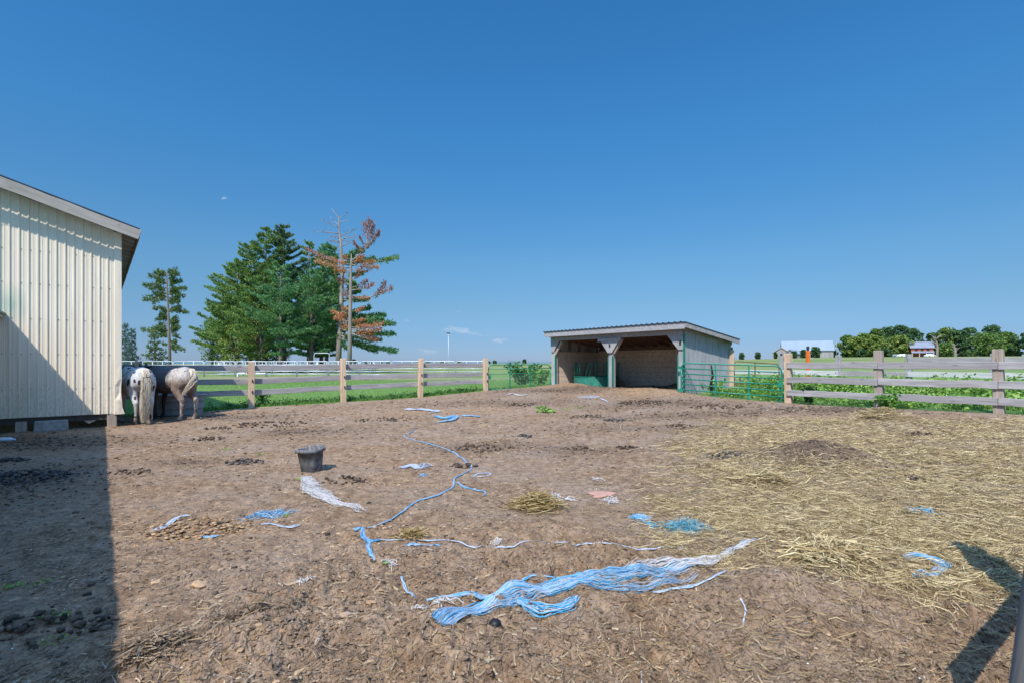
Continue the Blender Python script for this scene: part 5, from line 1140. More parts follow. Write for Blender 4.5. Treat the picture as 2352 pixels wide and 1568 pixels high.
# bank of tall weeds between the two right fences
def weed_mass():
    parts = []; g = np.random.default_rng(77); n = 0
    while n < 620:
        x = g.uniform(9.5, 22); y = g.uniform(9.5, 23)
        d = float(-((x-8.49)*(-.805)+(y-15.7)*(-.593))) # metres behind the right fence line
        if d < .25 or d > 7: continue
        h = .18+.55*math.exp(-((d-3.6)/1.8)**2)*g.uniform(.5, 1.2) if d > 1.1 else .14*g.uniform(.6, 1.6); w = g.uniform(.22, .5); z = gz(x, y, False)
        parts.append(leaves(np.array([x, y, z+h*.5]), np.array([w, w, h*.6]), int(40+60*h), g.uniform(.035, .075), int(g.integers(1e6)), flat=.35)); n += 1
    V, Fq = multi(parts); o = raw('weeds', V, Fq, M['weed_bright']); o['kind'] = 'stuff'
    parts = []
    for k in range(300):
        t = g.uniform(0, 1); s = g.uniform(-.2, 3.6); x = 5.9+2.6*t+s*.797+.6; y = 17.4-1.4*t+s*.603; 
        if g.random() < .4: x = g.uniform(8.5, 13); y = g.uniform(19.2, 24)
        h = g.uniform(.1, .32) if s < 2.5 else g.uniform(.3, .8); parts.append(leaves(np.array([x, y, gz(x, y, False)+h*.45]), np.array([.25, .25, h*.6]), 34, .045, int(g.integers(1e6)), flat=.3))
    V, Fq = multi(parts); o = raw('weeds', V, Fq, M['weed']); o['kind'] = 'stuff'
    parts = []
    for k in range(260):
        t = g.uniform(-1, 3); x, y = fl(t); s = g.uniform(.1, .6); x += -.555*s; y += .832*s; h = g.uniform(.06, .26)
        parts.append(leaves(np.array([x, y, gz(x, y, False)+h*.4]), np.array([.16, .14, h*.6]), 22, .035, int(g.integers(1e6)), flat=.3))
    V, Fq = multi(parts); o = raw('weeds', V, Fq, M['weed_dark']); o['kind'] = 'stuff'
weed_mass()
spr = [((1252, 946), .34, 'low green weed patch on the bare dirt in front of the shelter'), ((1242, 937), .2, 'small sprig above the low weed patch'), ((1300, 940), .14, 'tiny green sprig right of the low weed patch'), ((1330, 938), .18, 'small green sprig furthest right of the weed patch'), ((655, 1187), .07, 'green sprig beside the blue netting scrap'), ((686, 1104), .08, 'green sprig left of the white frayed rope'), ((700, 1133), .06, 'little sprig at the left of the frayed rope'), ((768, 1157), .05, 'sprig under the middle of the frayed rope'),
       ((20, 1352), .10, 'seedling at the far left in the barn shade'), ((92, 1342), .10, 'two-leaved seedling in the barn shade'), ((128, 1420), .10, 'feathery green sprig in the shade at bottom left'), ((132, 1478), .09, 'lowest feathery sprig in the shade at bottom left'), ((884, 1310), .03, 'single round green leaf beside the white fluff'), ((595, 1045), .1, 'tiny sprig by the dropping heap'), ((520, 1035), .1, 'faint green sprig among the left droppings')]
for k, (p, w, lab) in enumerate(spr):
    x, y = px_ray(*p); V, Fq = leaves(np.array([0, 0, w*.18]), np.array([w, w*.8, w*.22]), 26 if w < .2 else 90, max(.010, w*.16), 400+k, flat=.6); o = raw('sprig', V, Fq, M['weed_bright']); o.location = (x, y, gz(x, y)); tag(o, lab, 'sprig')
# ================================================================== trees and far country
def needle(name, stops):
    t = MT(name, .6, .2); P = t.co(); n = t.noise(P, .38, 4, .6); q = t.math('ADD', t.math('MULTIPLY', t.island(), .45), t.math('MULTIPLY', n, .55)); col = t.ramp(q, stops); t.base(col)
    tr = t.n.new('ShaderNodeBsdfTranslucent'); t.l.new(col, tr.inputs[0]); mx = t.n.new('ShaderNodeMixShader'); mx.inputs[0].default_value = .25
    o = t.n['Material Output']; t.l.new(t.p.outputs[0], mx.inputs[1]); t.l.new(tr.outputs[0], mx.inputs[2]); t.l.new(mx.outputs[0], o.inputs[0]); return t.m
M['pine'] = needle('pine_needles', [(.25, (.05, .12, .05)), (.42, (.12, .25, .08)), (.6, (.24, .37, .09)), (.75, (.42, .50, .13))])
M['pine_blue'] = needle('pine_needles_blue', [(.25, (.06, .17, .09)), (.48, (.13, .30, .13)), (.72, (.27, .47, .17))])
M['pine_dull'] = needle('pine_needles_dull', [(.25, (.06, .12, .045)), (.5, (.14, .22, .07)), (.78, (.27, .33, .12))])
M['spruce'] = needle('spruce_needles', [(.25, (.05, .10, .08)), (.5, (.12, .20, .17)), (.78, (.22, .33, .30))])
M['rusty'] = needle('dead_needles', [(.25, (.28, .11, .06)), (.5, (.58, .27, .13)), (.78, (.75, .42, .22))])
M['rusty_dark'] = needle('dead_needles_dark', [(.25, (.20, .085, .07)), (.5, (.40, .19, .14)), (.78, (.56, .32, .25))])
M['maple'] = needle('broad_leaves', [(.28, (.05, .115, .03)), (.5, (.115, .215, .05)), (.72, (.25, .33, .075))])
M['maple_y'] = needle('broad_leaves_yellow', [(.28, (.08, .14, .035)), (.5, (.18, .26, .055)), (.72, (.33, .38, .09))])
M['maple_d'] = needle('broad_leaves_dark', [(.28, (.03, .075, .035)), (.5, (.07, .145, .055)), (.75, (.14, .24, .075))])
M['bark_dead'] = wood('bark_dead', (.14, .12, .105), (.30, .26, .23), (.46, .42, .38), knots=False, along=2, sc_=.4)
def tufts(C_, D, ln, wd, g, k=5, spread=.55, up=.25):
    """needle tufts: k thin triangles per tuft fanning round direction D"""
    n = len(C_); c = np.repeat(C_, k, 0); d = np.repeat(D, k, 0)+g.normal(0, spread, (n*k, 3)); d[:, 2] += up; d /= np.linalg.norm(d, axis=1)[:, None]
    s = np.cross(d, g.normal(size=(n*k, 3))); s /= np.maximum(1e-6, np.linalg.norm(s, axis=1))[:, None]; L = ln*g.uniform(.6, 1.25, (n*k, 1)); w = wd*g.uniform(.7, 1.3, (n*k, 1))
    V = np.stack([c-s*w*.5, c+s*w*.5+d*L*.12, c+d*L], 1); return V.reshape(-1, 3), np.arange(n*k*3).reshape(-1, 3)
def bez(p0, p1, sag, n=6):
    p0 = np.array(p0, float); p1 = np.array(p1, float); c = (p0+p1)/2+np.array([0, 0, sag]); t = np.linspace(0, 1, n)[:, None]; return (1-t)**2*p0+2*t*(1-t)*c+t*t*p1
def foliate(path, g, s0=.3, dens=13, lat=.24, vert=.10, ln=.42, wd=.11, parts=None, k=5):
    seg = np.linalg.norm(np.diff(path, axis=0), axis=1); L = seg.sum(); n = max(3, int(L*(1-s0)*dens*(.6+lat*3))); t = s0+(1-s0)*g.random(n)**.8
    cum = np.r_[0, np.cumsum(seg)]/L; P = np.stack([np.interp(t, cum, path[:, i]) for i in range(3)], 1); ax = path[-1]-path[0]; ax /= np.linalg.norm(ax); side = np.cross(ax, [0, 0, 1]); side /= max(1e-6, np.linalg.norm(side))
    wv = lat*L*(np.sin(np.clip((t-s0)/(1-s0), 0, 1)*math.pi)**.6*.8+.2); o = g.uniform(-1, 1, n)
    # short side twigs
    q = np.round(o*3)/3+g.normal(0, .06, n); P = P+side*(q*wv)[:, None]+ax*(np.abs(q)*wv*.5)[:, None]; P[:, 2] += g.normal(0, vert, n)+np.abs(q)*wv*.12
    D = ax[None]*.7+side*q[:, None]*.8+np.array([0, 0, .25]); parts.append(tufts(P, D, ln, wd, g, k=k))
def base_of(px, Y): p = at(px, Y); return p.x, p.y, gz(p.x, p.y, False)
def pine(label, px, Y, top, rpx, seed, mat, t0=.16, shape=.8, dens=11, name='pine_tree', group=None, droop=0., spacing=.62, whorl=5, gaps=.12, ln=.42, tr=.28, peak=.3, cat='tree', upcurl=.5, lat=.24):
    x, y, z = base_of(px, Y); H_ = at(px, Y, top).z-z; Rm = rpx/F*Y; g = np.random.default_rng(seed); root = thing(name, label, cat, (x, y, z), group=group)
    lx, ly = g.normal(0, .012, 2)*H_; m = MB(); tp = [(lx*t*t, ly*t*t, H_*t-.2*(t == 0)) for t in np.linspace(0, .97, 9)]; m.tube(tp, [tr*(1-.93*t)+.02 for t in np.linspace(0, 1, 9)], 9)
    parts = []; h = t0*H_; ph = 0
    while h < H_*.985:
        t = h/H_; prof = min(1, (1-t)/(1-peak))**shape*min(1, .55+(t-t0)/max(.01, peak-t0)*.45 if t < peak else 1); ph += 2.4
        for b in range(whorl):
            if g.random() < gaps: continue
            a = ph+b*2*math.pi/whorl+g.normal(0, .3); L = max(.35, Rm*prof*g.uniform(.45, 1.25)); rise = (.10+.5*t-droop)*L; b0 = (lx*t*t, ly*t*t, h); b1 = (b0[0]+math.cos(a)*L, b0[1]+math.sin(a)*L, h+rise+g.normal(0, .15))
            p = bez(b0, b1, -upcurl*.22*L); foliate(p, g, .22, dens, lat, .09, ln, ln*.27, parts)
            if b % 2 == 0: m.tube([tuple(q) for q in p], [max(.02, .03*L**.6*(1-k/6)) for k in range(6)], 4)
        h += spacing*g.uniform(.75, 1.25)
    parts.append(tufts(np.array([[lx, ly, H_*.97]])+g.normal(0, .12, (16, 3)), np.tile([0, 0, 1.], (16, 1)), ln, ln*.27, g))
    V, Fq = multi(parts); raw('crown', V, Fq, mat, root); m.build('trunk', M['trunk'], root, smooth=True); return root
GV = 'white pines in the grove beyond the riding pen'
grove = [(545, 86, 601, 88, 'pine', 'left outermost tall pine of the grove with long feathered left branches'), (575, 92, 560, 78, 'pine', 'pine of the grove between the left outermost and the tallest twin tops'), (611, 88, 519, 66, 'pine', 'tallest left twin of the pine grove with a blunt double top'), (654, 90, 513, 60, 'pine_dull', 'tallest right twin of the pine grove with an upswept top'),
    (645, 76, 610, 84, 'pine_blue', 'dark blue green pine standing in front of the twin tops'), (600, 78, 640, 76, 'pine', 'lower yellowish pine at the front middle of the grove'), (709, 92, 556, 56, 'pine', 'round topped pine right of the twin tops'), (750, 90, 553, 52, 'pine_blue', 'pine directly left of the bare topped dead pine'), (715, 78, 618, 72, 'pine_blue', 'dense dark pine at the right front of the grove'), (738, 84, 650, 62, 'pine', 'low pine at the right foot of the grove behind the pen gate'), (510, 94, 690, 64, 'pine', 'short pine at the left foot of the grove')]
for k, (px, Y, top, r, mt, lab) in enumerate(grove): pine(lab, px, Y, top, r, 500+k, M[mt], t0=.17, group=GV, dens=40, tr=.34, spacing=1.0, whorl=6, shape=.60, peak=.36, ln=.34, gaps=.18, lat=.24)
def broadleaf(label, px, Y, top, rpx, seed, mat, base_py=None, name='broadleaf_tree', n=2600, leaf=None, group=None, lobes=16, low=.18, cat='tree', flat=.9):
    x, y, z = base_of(px, Y); H_ = at(px, Y, top).z-z; Rm = rpx/F*Y; g = np.random.default_rng(seed); root = thing(name, label, cat, (x, y, z), group=group); leaf = leaf or Y*.0022; parts = []; m = MB()
    m.tube([(0, 0, -.3), (0, 0, H_*.3), (g.normal(0, .2), g.normal(0, .2), H_*.7)], [H_*.03, H_*.022, H_*.008], 8)
    for k in range(lobes):
        t = low+(1-low)*(k+.5)/lobes; rr = Rm*math.sin(math.pi*min(.93, max(.12, (t-low)/(1-low)*.82+.14)))**.7; a = k*2.4+g.normal(0, .3); q = rr*g.uniform(.35, .75); s = Rm*g.uniform(.28, .46)
        c = np.array([math.cos(a)*q, math.sin(a)*q, min(H_*t, H_-s*.75)]); parts.append(leaves(c, np.array([s, s, s*.72]), n//lobes, leaf, seed*50+k, shell=.35, flat=.2)); m.tube([(0, 0, H_*t*.6), tuple(c)], [H_*.010, H_*.004], 4)
    V, Fq = multi(parts); raw('crown', V, Fq, mat, root); m.build('trunk', M['trunk'], root, smooth=True); return root
BL = 'broadleaf trees at the foot of the pine grove'
for k, (px, Y, top, r, mt, lab) in enumerate([(487, 98, 735, 38, 'maple', 'small leafy maple at the far left foot of the pine grove'), (540, 82, 742, 42, 'maple_y', 'yellow green leafy tree at the left foot of the pine grove'), (590, 84, 738, 40, 'maple_y', 'bright leafy tree under the front middle pine'), (640, 100, 770, 36, 'maple', 'leafy undergrowth tree seen between the grove trunks')]): broadleaf(lab, px, Y, top, r, 560+k, M[mt], group=BL, n=3200, leaf=.16)
# explicit trees: traced limb ends given in picture units, depth spread at random
def Q(zx, zy): return zx*.271+303.5, zy*.271+455.3
def limbs(root, org, trunk, lst, Y, seed, wood_m, trunk_r, foli, extra=()):
    """trunk: traced points; lst: (start, end, kind) ; foli: kind -> (material, s0, dens, lat, ln)"""
    g = np.random.default_rng(seed); m = MB(); P3 = lambda q, dy=0.: np.array([(Q(*q)[0]-1176)/F*(Y+dy)-org[0], Y+dy-org[1], H-(Q(*q)[1]-833)/F*(Y+dy)-org[2]])
    lst = list(lst); yt = [q[1] for q in trunk][::-1]; xt = [q[0] for q in trunk][::-1]
    for (n_, z0_, z1_, l0, l1, kd) in extra:
        for i in range(n_):
            zy = g.uniform(z0_, z1_); zx = float(np.interp(zy, yt, xt)); L = g.uniform(l0, l1)*g.choice((-1, 1)); lst.append(((zx, zy), (zx+L, zy-abs(L)*g.uniform(-.1, .35)), kd))
    tp = [P3(q) for q in trunk]; m.tube([tuple(p) for p in tp], trunk_r, 9); acc = {}
    for i, (a, b, kd) in enumerate(lst):
        L = math.hypot(a[0]-b[0], a[1]-b[1])*.271/F*Y; dy = g.uniform(-.45, .45)*L; p = bez(P3(a), P3(b, dy), -.10*L if kd != 'bare' else g.normal(0, .05)*L)
        m.tube([tuple(q) for q in p], [max(.022, .045*L**.5*(1-k/6.)) for k in range(6)], 5)
        if kd == 'bare':
            for j in range(7):
                t = g.uniform(.3, .95); q = p[0]*(1-t)+p[-1]*t+np.array([0, 0, 0]); e = q+np.array([g.normal(0, .5), g.normal(0, .5), g.uniform(.1, .8)])*L*.3; m.tube([tuple(q), tuple((q+e)/2+g.normal(0, .05, 3)), tuple(e)], [.025, .018, .008], 3)
        else: mt, s0, dn, lt, ln = foli[kd]; foliate(p, g, s0, dn, lt, .16, ln, ln*.27, acc.setdefault(mt, []))
        if kd == 'bare' or kd.startswith('r'):
            pass
    for mt, parts in acc.items(): V, Fq = multi(parts); raw('foliage' if len(acc) > 1 else 'crown', V, Fq, M[mt], root)
    m.build('trunk', wood_m, root, smooth=True)
FO = {'g': ('pine_blue', .28, 44, .22, .45), 'gl': ('pine', .45, 40, .12, .4), 'r': ('rusty', .25, 26, .22, .34), 'rd': ('rusty_dark', .32, 30, .15, .32), 'c': ('pine_dull', .30, 42, .22, .30)}
Y = 78; o_ = base_of(781, Y); root = thing('pine_tree', 'half dead pine with bare crown above and green boughs below, right of the grove', 'tree', o_)
limbs(root, o_, [(1745, 1500), (1755, 1200), (1772, 900), (1780, 600), (1770, 420), (1756, 280), (1752, 170), (1722, 130), (1690, 90)],
    [((1752, 180), (1830, 125), 'bare'), ((1756, 210), (1842, 188), 'bare'), ((1754, 250), (1605, 185), 'bare'), ((1754, 300), (1535, 288), 'bare'), ((1760, 320), (1900, 265), 'bare'), ((1764, 350), (1930, 320), 'bare'), ((1770, 410), (1960, 335), 'bare'), ((1760, 240), (1675, 160), 'bare'), ((1768, 380), (1640, 360), 'bare'), ((1760, 330), (1700, 320), 'bare'),
     ((1775, 470), (1600, 470), 'g'), ((1775, 450), (1650, 400), 'g'), ((1778, 480), (1960, 440), 'g'), ((1780, 540), (2250, 505), 'gl'), ((1780, 530), (2050, 520), 'g'), ((1780, 560), (1580, 560), 'g'), ((1780, 640), (1600, 620), 'g'), ((1780, 650), (1950, 640), 'g'), ((1780, 690), (1880, 720), 'g'), ((1778, 760), (1690, 720), 'g'), ((1778, 800), (1690, 800), 'g'), ((1778, 820), (1930, 790), 'g'), ((1778, 860), (1990, 860), 'g'),
     ((1770, 900), (1730, 880), 'g'), ((1770, 960), (2010, 930), 'g'), ((1770, 1000), (2130, 990), 'g'), ((1768, 1040), (2195, 1060), 'g'), ((1765, 1060), (2100, 1020), 'g'), ((1765, 1110), (2200, 1150), 'g'), ((1765, 1140), (2080, 1200), 'g'), ((1765, 1160), (2220, 1295), 'g'), ((1765, 1180), (2060, 1290), 'g'), ((1765, 1150), (1900, 1230), 'g'), ((1765, 1160), (1810, 1270), 'g'), ((1765, 1000), (1640, 1100), 'g'), ((1765, 1100), (1650, 1200), 'g'), ((1765, 1090), (1960, 1000), 'g')],
    Y, 3, M['bark_dead'], [.46, .40, .33, .26, .19, .12, .08, .05, .02], FO, extra=((16, 470, 900, 40, 130, 'g'), (10, 950, 1220, 50, 160, 'g'), (8, 280, 450, 40, 110, 'bare')))
Y = 74; o_ = base_of(803, Y); root = thing('pine_tree', 'dead pine with rust orange needles and a long bare grey trunk', 'tree', o_)
limbs(root, o_, [(1842, 1510), (1845, 1200), (1849, 900), (1853, 700), (1855, 560), (1858, 470)],
    [((1855, 540), (2090, 290), 'rd'), ((1960, 455), (1880, 380), 'rd'), ((2000, 420), (2010, 180), 'rd'), ((1990, 420), (1985, 200), 'rd'), ((2030, 390), (2040, 220), 'rd'), ((2050, 360), (2095, 290), 'rd'), ((1950, 455), (1900, 410), 'rd'), ((2000, 430), (1930, 340), 'rd'),
     ((1855, 570), (1495, 440), 'rd'), ((1855, 590), (1560, 530), 'r'), ((1855, 560), (1700, 520), 'r'), ((1855, 560), (2080, 585), 'r'), ((1855, 540), (2050, 540), 'r'), ((1855, 550), (1960, 500), 'r'), ((1855, 600), (1990, 620), 'r'), ((1853, 680), (1740, 690), 'rd'), ((1853, 700), (1930, 640), 'rd'),
     ((1852, 780), (2050, 730), 'rd'), ((1852, 760), (1990, 700), 'rd'), ((1852, 830), (2010, 850), 'r'), ((1960, 850), (2195, 760), 'rd'), ((2060, 850), (2140, 710), 'rd'), ((1850, 940), (1780, 930), 'r'), ((1850, 960), (1960, 930), 'r'), ((1850, 1030), (1700, 960), 'r'), ((1848, 1040), (1720, 1020), 'r'), ((1850, 1050), (1980, 1030), 'r'),
     ((1850, 1110), (2125, 1060), 'r'), ((1850, 1130), (2110, 1110), 'r'), ((1850, 1090), (2000, 1080), 'r'), ((1850, 1140), (2080, 1200), 'rd'), ((1850, 1100), (1790, 1100), 'r'), ((1850, 1120), (2040, 1150), 'r')],
    Y, 5, M['bark_dead'], [.34, .29, .25, .20, .14, .03], FO, extra=((5, 510, 640, 60, 150, 'r'), (4, 680, 860, 40, 90, 'rd'), (4, 930, 1160, 40, 110, 'r')))
Y = 66; o_ = base_of(388, Y); root = thing('pine_tree', 'tall slender lone pine with tufted open boughs left of the grove', 'tree', o_)
limbs(root, o_, [(322, 1500), (316, 1250), (308, 1000), (300, 800), (292, 650), (290, 620)],
    [((292, 660), (150, 660), 'c'), ((292, 650), (215, 620), 'c'), ((290, 640), (330, 615), 'c'), ((292, 650), (385, 640), 'c'), ((294, 700), (415, 700), 'c'), ((294, 720), (105, 735), 'c'), ((295, 760), (165, 770), 'c'), ((296, 760), (445, 765), 'c'), ((297, 800), (120, 860), 'c'), ((298, 800), (430, 825), 'c'), ((300, 830), (180, 880), 'c'), ((300, 830), (400, 855), 'c'), ((294, 690), (230, 690), 'c'), ((296, 740), (350, 740), 'c'),
     ((304, 920), (185, 935), 'c'), ((304, 930), (465, 965), 'c'), ((305, 950), (400, 920), 'c'), ((306, 1010), (210, 1030), 'c'), ((308, 1020), (385, 1060), 'c'), ((308, 1000), (260, 990), 'c'), ((310, 1080), (200, 1100), 'c'), ((312, 1120), (120, 1120), 'c'), ((312, 1130), (395, 1180), 'c'), ((314, 1150), (240, 1160), 'c'), ((316, 1220), (425, 1280), 'c'), ((316, 1240), (370, 1290), 'c'), ((312, 1100), (350, 1110), 'c')],
    Y, 9, M['trunk'], [.19, .17, .14, .10, .06, .02], FO, extra=((30, 625, 900, 30, 95, 'c'), (26, 900, 1290, 25, 80, 'c')))
SG = 'spruces beyond the barn corner'
pine('blue spruce touching the barn corner, the left of two', 287, 70, 748, 24, 601, M['spruce'], t0=.04, name='spruce_tree', group=SG, droop=.35, shape=1.0, peak=.06, spacing=.34, whorl=7, dens=12, ln=.26, tr=.14, upcurl=.2)
pine('blue spruce right of the one touching the barn corner', 303, 66, 757, 24, 602, M['spruce'], t0=.04, name='spruce_tree', group=SG, droop=.35, shape=1.0, peak=.06, spacing=.34, whorl=7, dens=12, ln=.26, tr=.14, upcurl=.2)
pine('bushy spruce with dull olive middle at the foot of the lone pine', 356, 72, 752, 30, 603, M['pine_dull'], t0=.04, name='spruce_tree', group=SG, droop=.3, shape=.75, peak=.08, spacing=.36, whorl=7, dens=12, ln=.28, tr=.14, upcurl=.2)
# far trees on the right
FR = 'far leafy trees round the red brick farmhouse'
def Z(zx, zy): return zx*.2258+1821, zy*.2258+720.8
fars = [(560, 215, 100, 'maple', 235, 'leftmost tree of the right far wood'), (640, 230, 90, 'maple_y', 228, 'yellow green tree second from the left in the right far wood'), (730, 195, 110, 'maple', 245, 'rounded tree third from the left in the right far wood'), (850, 150, 110, 'maple', 252, 'tall tree left of the wood summit'), (820, 215, 110, 'maple_y', 225, 'sunlit yellowish tree in front of the left wood'), (970, 130, 120, 'maple_d', 258, 'dark tree left of the highest in the left wood'), (1095, 112, 120, 'maple_d', 250, 'highest tree of the left wood'), (1225, 145, 120, 'maple_d', 258, 'dark tree above the red farmhouse'), (1070, 215, 125, 'maple_y', 226, 'bright yellow green tree just left of the red farmhouse'), (700, 360, 60, 'maple_d', 218, 'low dark bush in front of the left wood'),
    (1425, 190, 80, 'maple_d', 255, 'dark narrow tree right of the red farmhouse'), (1560, 138, 115, 'maple', 250, 'tree behind the left dead trunk right of the farmhouse'), (1700, 165, 110, 'maple_d', 246, 'dark tree behind the right dead trunk'), (1800, 140, 110, 'maple_d', 256, 'tall dark tree in the middle of the right wood'), (2030, 108, 130, 'maple_d', 258, 'highest tree of the right wood'), (1980, 190, 165, 'maple', 228, 'broad pale green willow like tree in front of the right wood'), (2180, 180, 120, 'maple', 240, 'tree sloping down at the right end of the wood'), (2260, 240, 70, 'maple_d', 236, 'small dark tree closing the right wood'), (2365, 195, 70, 'maple_d', 232, 'tree cut by the right picture edge'), (1560, 290, 90, 'maple', 224, 'low leafy tree between the dead trunks'), (1380, 330, 50, 'maple', 222, 'small bushy tree at the right corner of the farmhouse'), (425, 365, 34, 'maple_d', 238, 'small round bush beside the far utility pole'), (940, 345, 60, 'maple_d', 219, 'low shadowy bush below the yellow trees')]
for k, (zx, zy, r, mt, Yf, lab) in enumerate(fars): px, top = Z(zx, zy); broadleaf(lab, px, Yf, top, r*.2258, 700+k, M[mt], group=FR, n=3400 if r > 70 else 1500, leaf=Yf*.0021, lobes=18 if r > 70 else 10, low=.06)
def K(zx, zy): return zx*.129+1669, zy*.129+781.5
for k, (zx, zy, r, Yf, lab) in enumerate([(265, 220, 56, 230, 'small round tree nearest the shelter on the horizon'), (560, 210, 56, 235, 'small round tree midway to the grey barns'), (870, 215, 36, 205, 'small tree before the low grey barn'), (1200, 190, 60, 205, 'tree between the low and the high grey barns'), (1370, 165, 62, 200, 'tree left of the orange post'), (1580, 112, 105, 205, 'big round tree right of the orange post before the barn gable')]):
    px, top = K(zx, zy); broadleaf(lab, px, Yf, top, r*.129, 740+k, M['maple_d'], group='trees round the grey barns', n=1100, leaf=Yf*.0018, lobes=11, low=.05)
for k, (px, top, r, lab) in enumerate([(811, 826, 9, 'largest horizon bush, just right of the dead pine'), (840, 831, 4, 'second horizon bush right of the dead pine'), (851, 832, 4, 'third horizon bush right of the dead pine'), (875, 833, 4, 'small bush left of the third tan fence post'), (893, 832, 5, 'bush nearest left of the third tan fence post'), (982, 832, 7, 'bush right of the third tan fence post'), (1016, 832, 6, 'bush left of the thin meadow pole'), (1054, 832, 6, 'bush right of the thin meadow pole'), (1123, 831, 4, 'bush over the left end of the mesh gate'), (1136, 829, 5, 'round bush over the mesh gate'), (1205, 826, 5, 'dark bush on the rise above the mesh gate'), (1711, 829, 4, 'faint low bush between the two small horizon trees')]):
    broadleaf(lab, px, 430, top-1, r, 760+k, M['maple_d'], name='bush', group='small bushes along the horizon', n=400, leaf=.9, lobes=7, low=.02, cat='bush')
# dead trunks in the far wood
for k, (zx, zy, lab) in enumerate([(1465, 225, 'left bare dead tree before the right far wood'), (1655, 300, 'right bare dead tree before the right far wood')]):
    px, top = Z(zx, zy); x, y, z = base_of(px, 218); h = at(px, 218, top).z-z; root = thing('dead_tree', lab, 'tree', (x, y, z), group='dead trees in the right far wood'); g = random.Random(k); m = MB(); m.tube([(0, 0, -.2), (g.uniform(-.3, .3), 0, h*.5), (-.6, 0, h)], [.55, .4, .08], 7); m.build('trunk', M['bark_dead'], root)
    m = MB()
    for j in range(9): t = g.uniform(.35, .9); a = g.uniform(0, 6.28); L = h*g.uniform(.12, .3); m.tube([(-.6*t, 0, h*t), (math.cos(a)*L, math.sin(a)*L, h*t+L*.9)], [.2, .04], 4)
    m.build('branch', M['bark_dead'], root)
# ---------------------------------------------------------------- far buildings
M['brick'] = plain('brick', (.42, .12, .07), .9, .15, 2); M['slate'] = plain('slate', (.20, .22, .27), .7, .12, 1); M['barn_grey'] = wood('barn_grey', (.20, .19, .19), (.32, .31, .31), (.42, .41, .41), knots=False, along=2, sc_=.15, bump=.05); M['tin'] = plain('tin', (.25, .30, .34), .4, .08, .3, .5, .1); M['tin_tan'] = plain('tin_tan', (.42, .36, .31), .5, .1, .3); M['window_dark'] = plain('window_dark', (.03, .035, .045), .2, .1, 3, .5); M['white_paint'] = plain('white_paint', (.75, .76, .76), .5, .06, 3); M['green_gable'] = plain('green_gable', (.04, .16, .12), .7, .2, 2)
def gable_house(name, label, cat, px, Y, rz, w, d, eave, ridge, wall_m, roof_m, over=.5, gable_m=None, wins=(), doors=(), z=None):
    x, y, z0 = base_of(px, Y); root = thing(name, label, cat, (x, y, z0), rz)
    m = MB(); m.add([(-w/2, -d/2, -.5), (w/2, -d/2, -.5), (w/2, d/2, -.5), (-w/2, d/2, -.5), (-w/2, -d/2, eave), (w/2, -d/2, eave), (w/2, d/2, eave), (-w/2, d/2, eave)], [(0, 1, 5, 4), (1, 2, 6, 5), (2, 3, 7, 6), (3, 0, 4, 7)]); m.build('wall', wall_m, root)
    for s in (1, -1): m = MB(); m.add([(s*w/2, -d/2, eave), (s*w/2, d/2, eave), (s*w/2, 0, ridge)], [(0, 1, 2)]); m.build('gable', gable_m or wall_m, root)
    sl = (ridge-eave)/(d/2)
    m = MB()
    for s in (1, -1):
        V = [(-w/2-over, s*(d/2+over), eave-sl*over+.05), (w/2+over, s*(d/2+over), eave-sl*over+.05), (w/2+over, 0, ridge+.05), (-w/2-over, 0, ridge+.05)]; V += [(a, b, c+.2) for a, b, c in V]
        m.add(V, [(0, 3, 2, 1), (4, 5, 6, 7), (0, 1, 5, 4), (1, 2, 6, 5), (2, 3, 7, 6), (3, 0, 4, 7)])
    m.build('roof', roof_m, root)
    for (side, a, zc, ww, hh) in wins:
        m = MB(); c = (a, -d/2-.03, zc) if side == 'f' else (side*(w/2+.03), a, zc); m.box(c, (ww, .06, hh) if side == 'f' else (.06, ww, hh)); f = m.build('window', M['window_dark'], root)
    for (a, ww, hh) in doors: m = MB(); m.box((a, -d/2-.04, hh/2), (ww, .08, hh)); m.build('door', M['window_dark'], root)
    return root
gable_house('grey_barn', 'high weathered grey barn with long pale metal roof on the horizon', 'barn', 1852, 225, -.42, 19, 10, 3.4, 7.4, M['barn_grey'], M['tin'], .4, doors=((-3, 3, 2.8),))
gable_house('grey_barn', 'low grey gabled barn left of the high one on the horizon', 'barn', 1798, 212, .95, 8, 6.4, 2.2, 4.3, M['barn_grey'], M['tin_tan'], .3, wins=((-1, 0, 1.6, .8, .8),))
gable_house('lean_shed', 'small grey shed with pale roof before the high barn', 'shed', 1822, 208, .6, 5, 4, 1.8, 3.4, M['barn_grey'], M['tin'], .3)
px, _ = Z(1300, 0); hs_ = gable_house('farmhouse', 'red brick farmhouse with slate roof and green gable among the right far trees', 'house', px, 222, -.5, 7.5, 6.0, 4.3, 6.6, M['brick'], M['slate'], .5, M['green_gable'], wins=(('f', -2, 3.2, .9, 1.3), ('f', 0, 3.2, .9, 1.3), ('f', 2, 3.2, .9, 1.3), ('f', 2, .9, .9, 1.3), (-1, 0, 3.2, .8, 1.2)))
m = MB(); V = [(-3.9, -4.9, 1.9), (3.9, -4.9, 1.9), (3.9, -3.0, 2.6), (-3.9, -3.0, 2.6)]; V += [(a, b, c+.15) for a, b, c in V]; m.add(V, [(0, 3, 2, 1), (4, 5, 6, 7), (0, 1, 5, 4), (1, 2, 6, 5), (2, 3, 7, 6), (3, 0, 4, 7)]); m.build('porch_roof', M['slate'], hs_)
for k in (-3.6, -1.2, 1.2, 3.6): m = MB(); m.box((k, -4.7, .95), (.16, .16, 1.9)); m.build('porch_post', M['white_paint'], hs_)
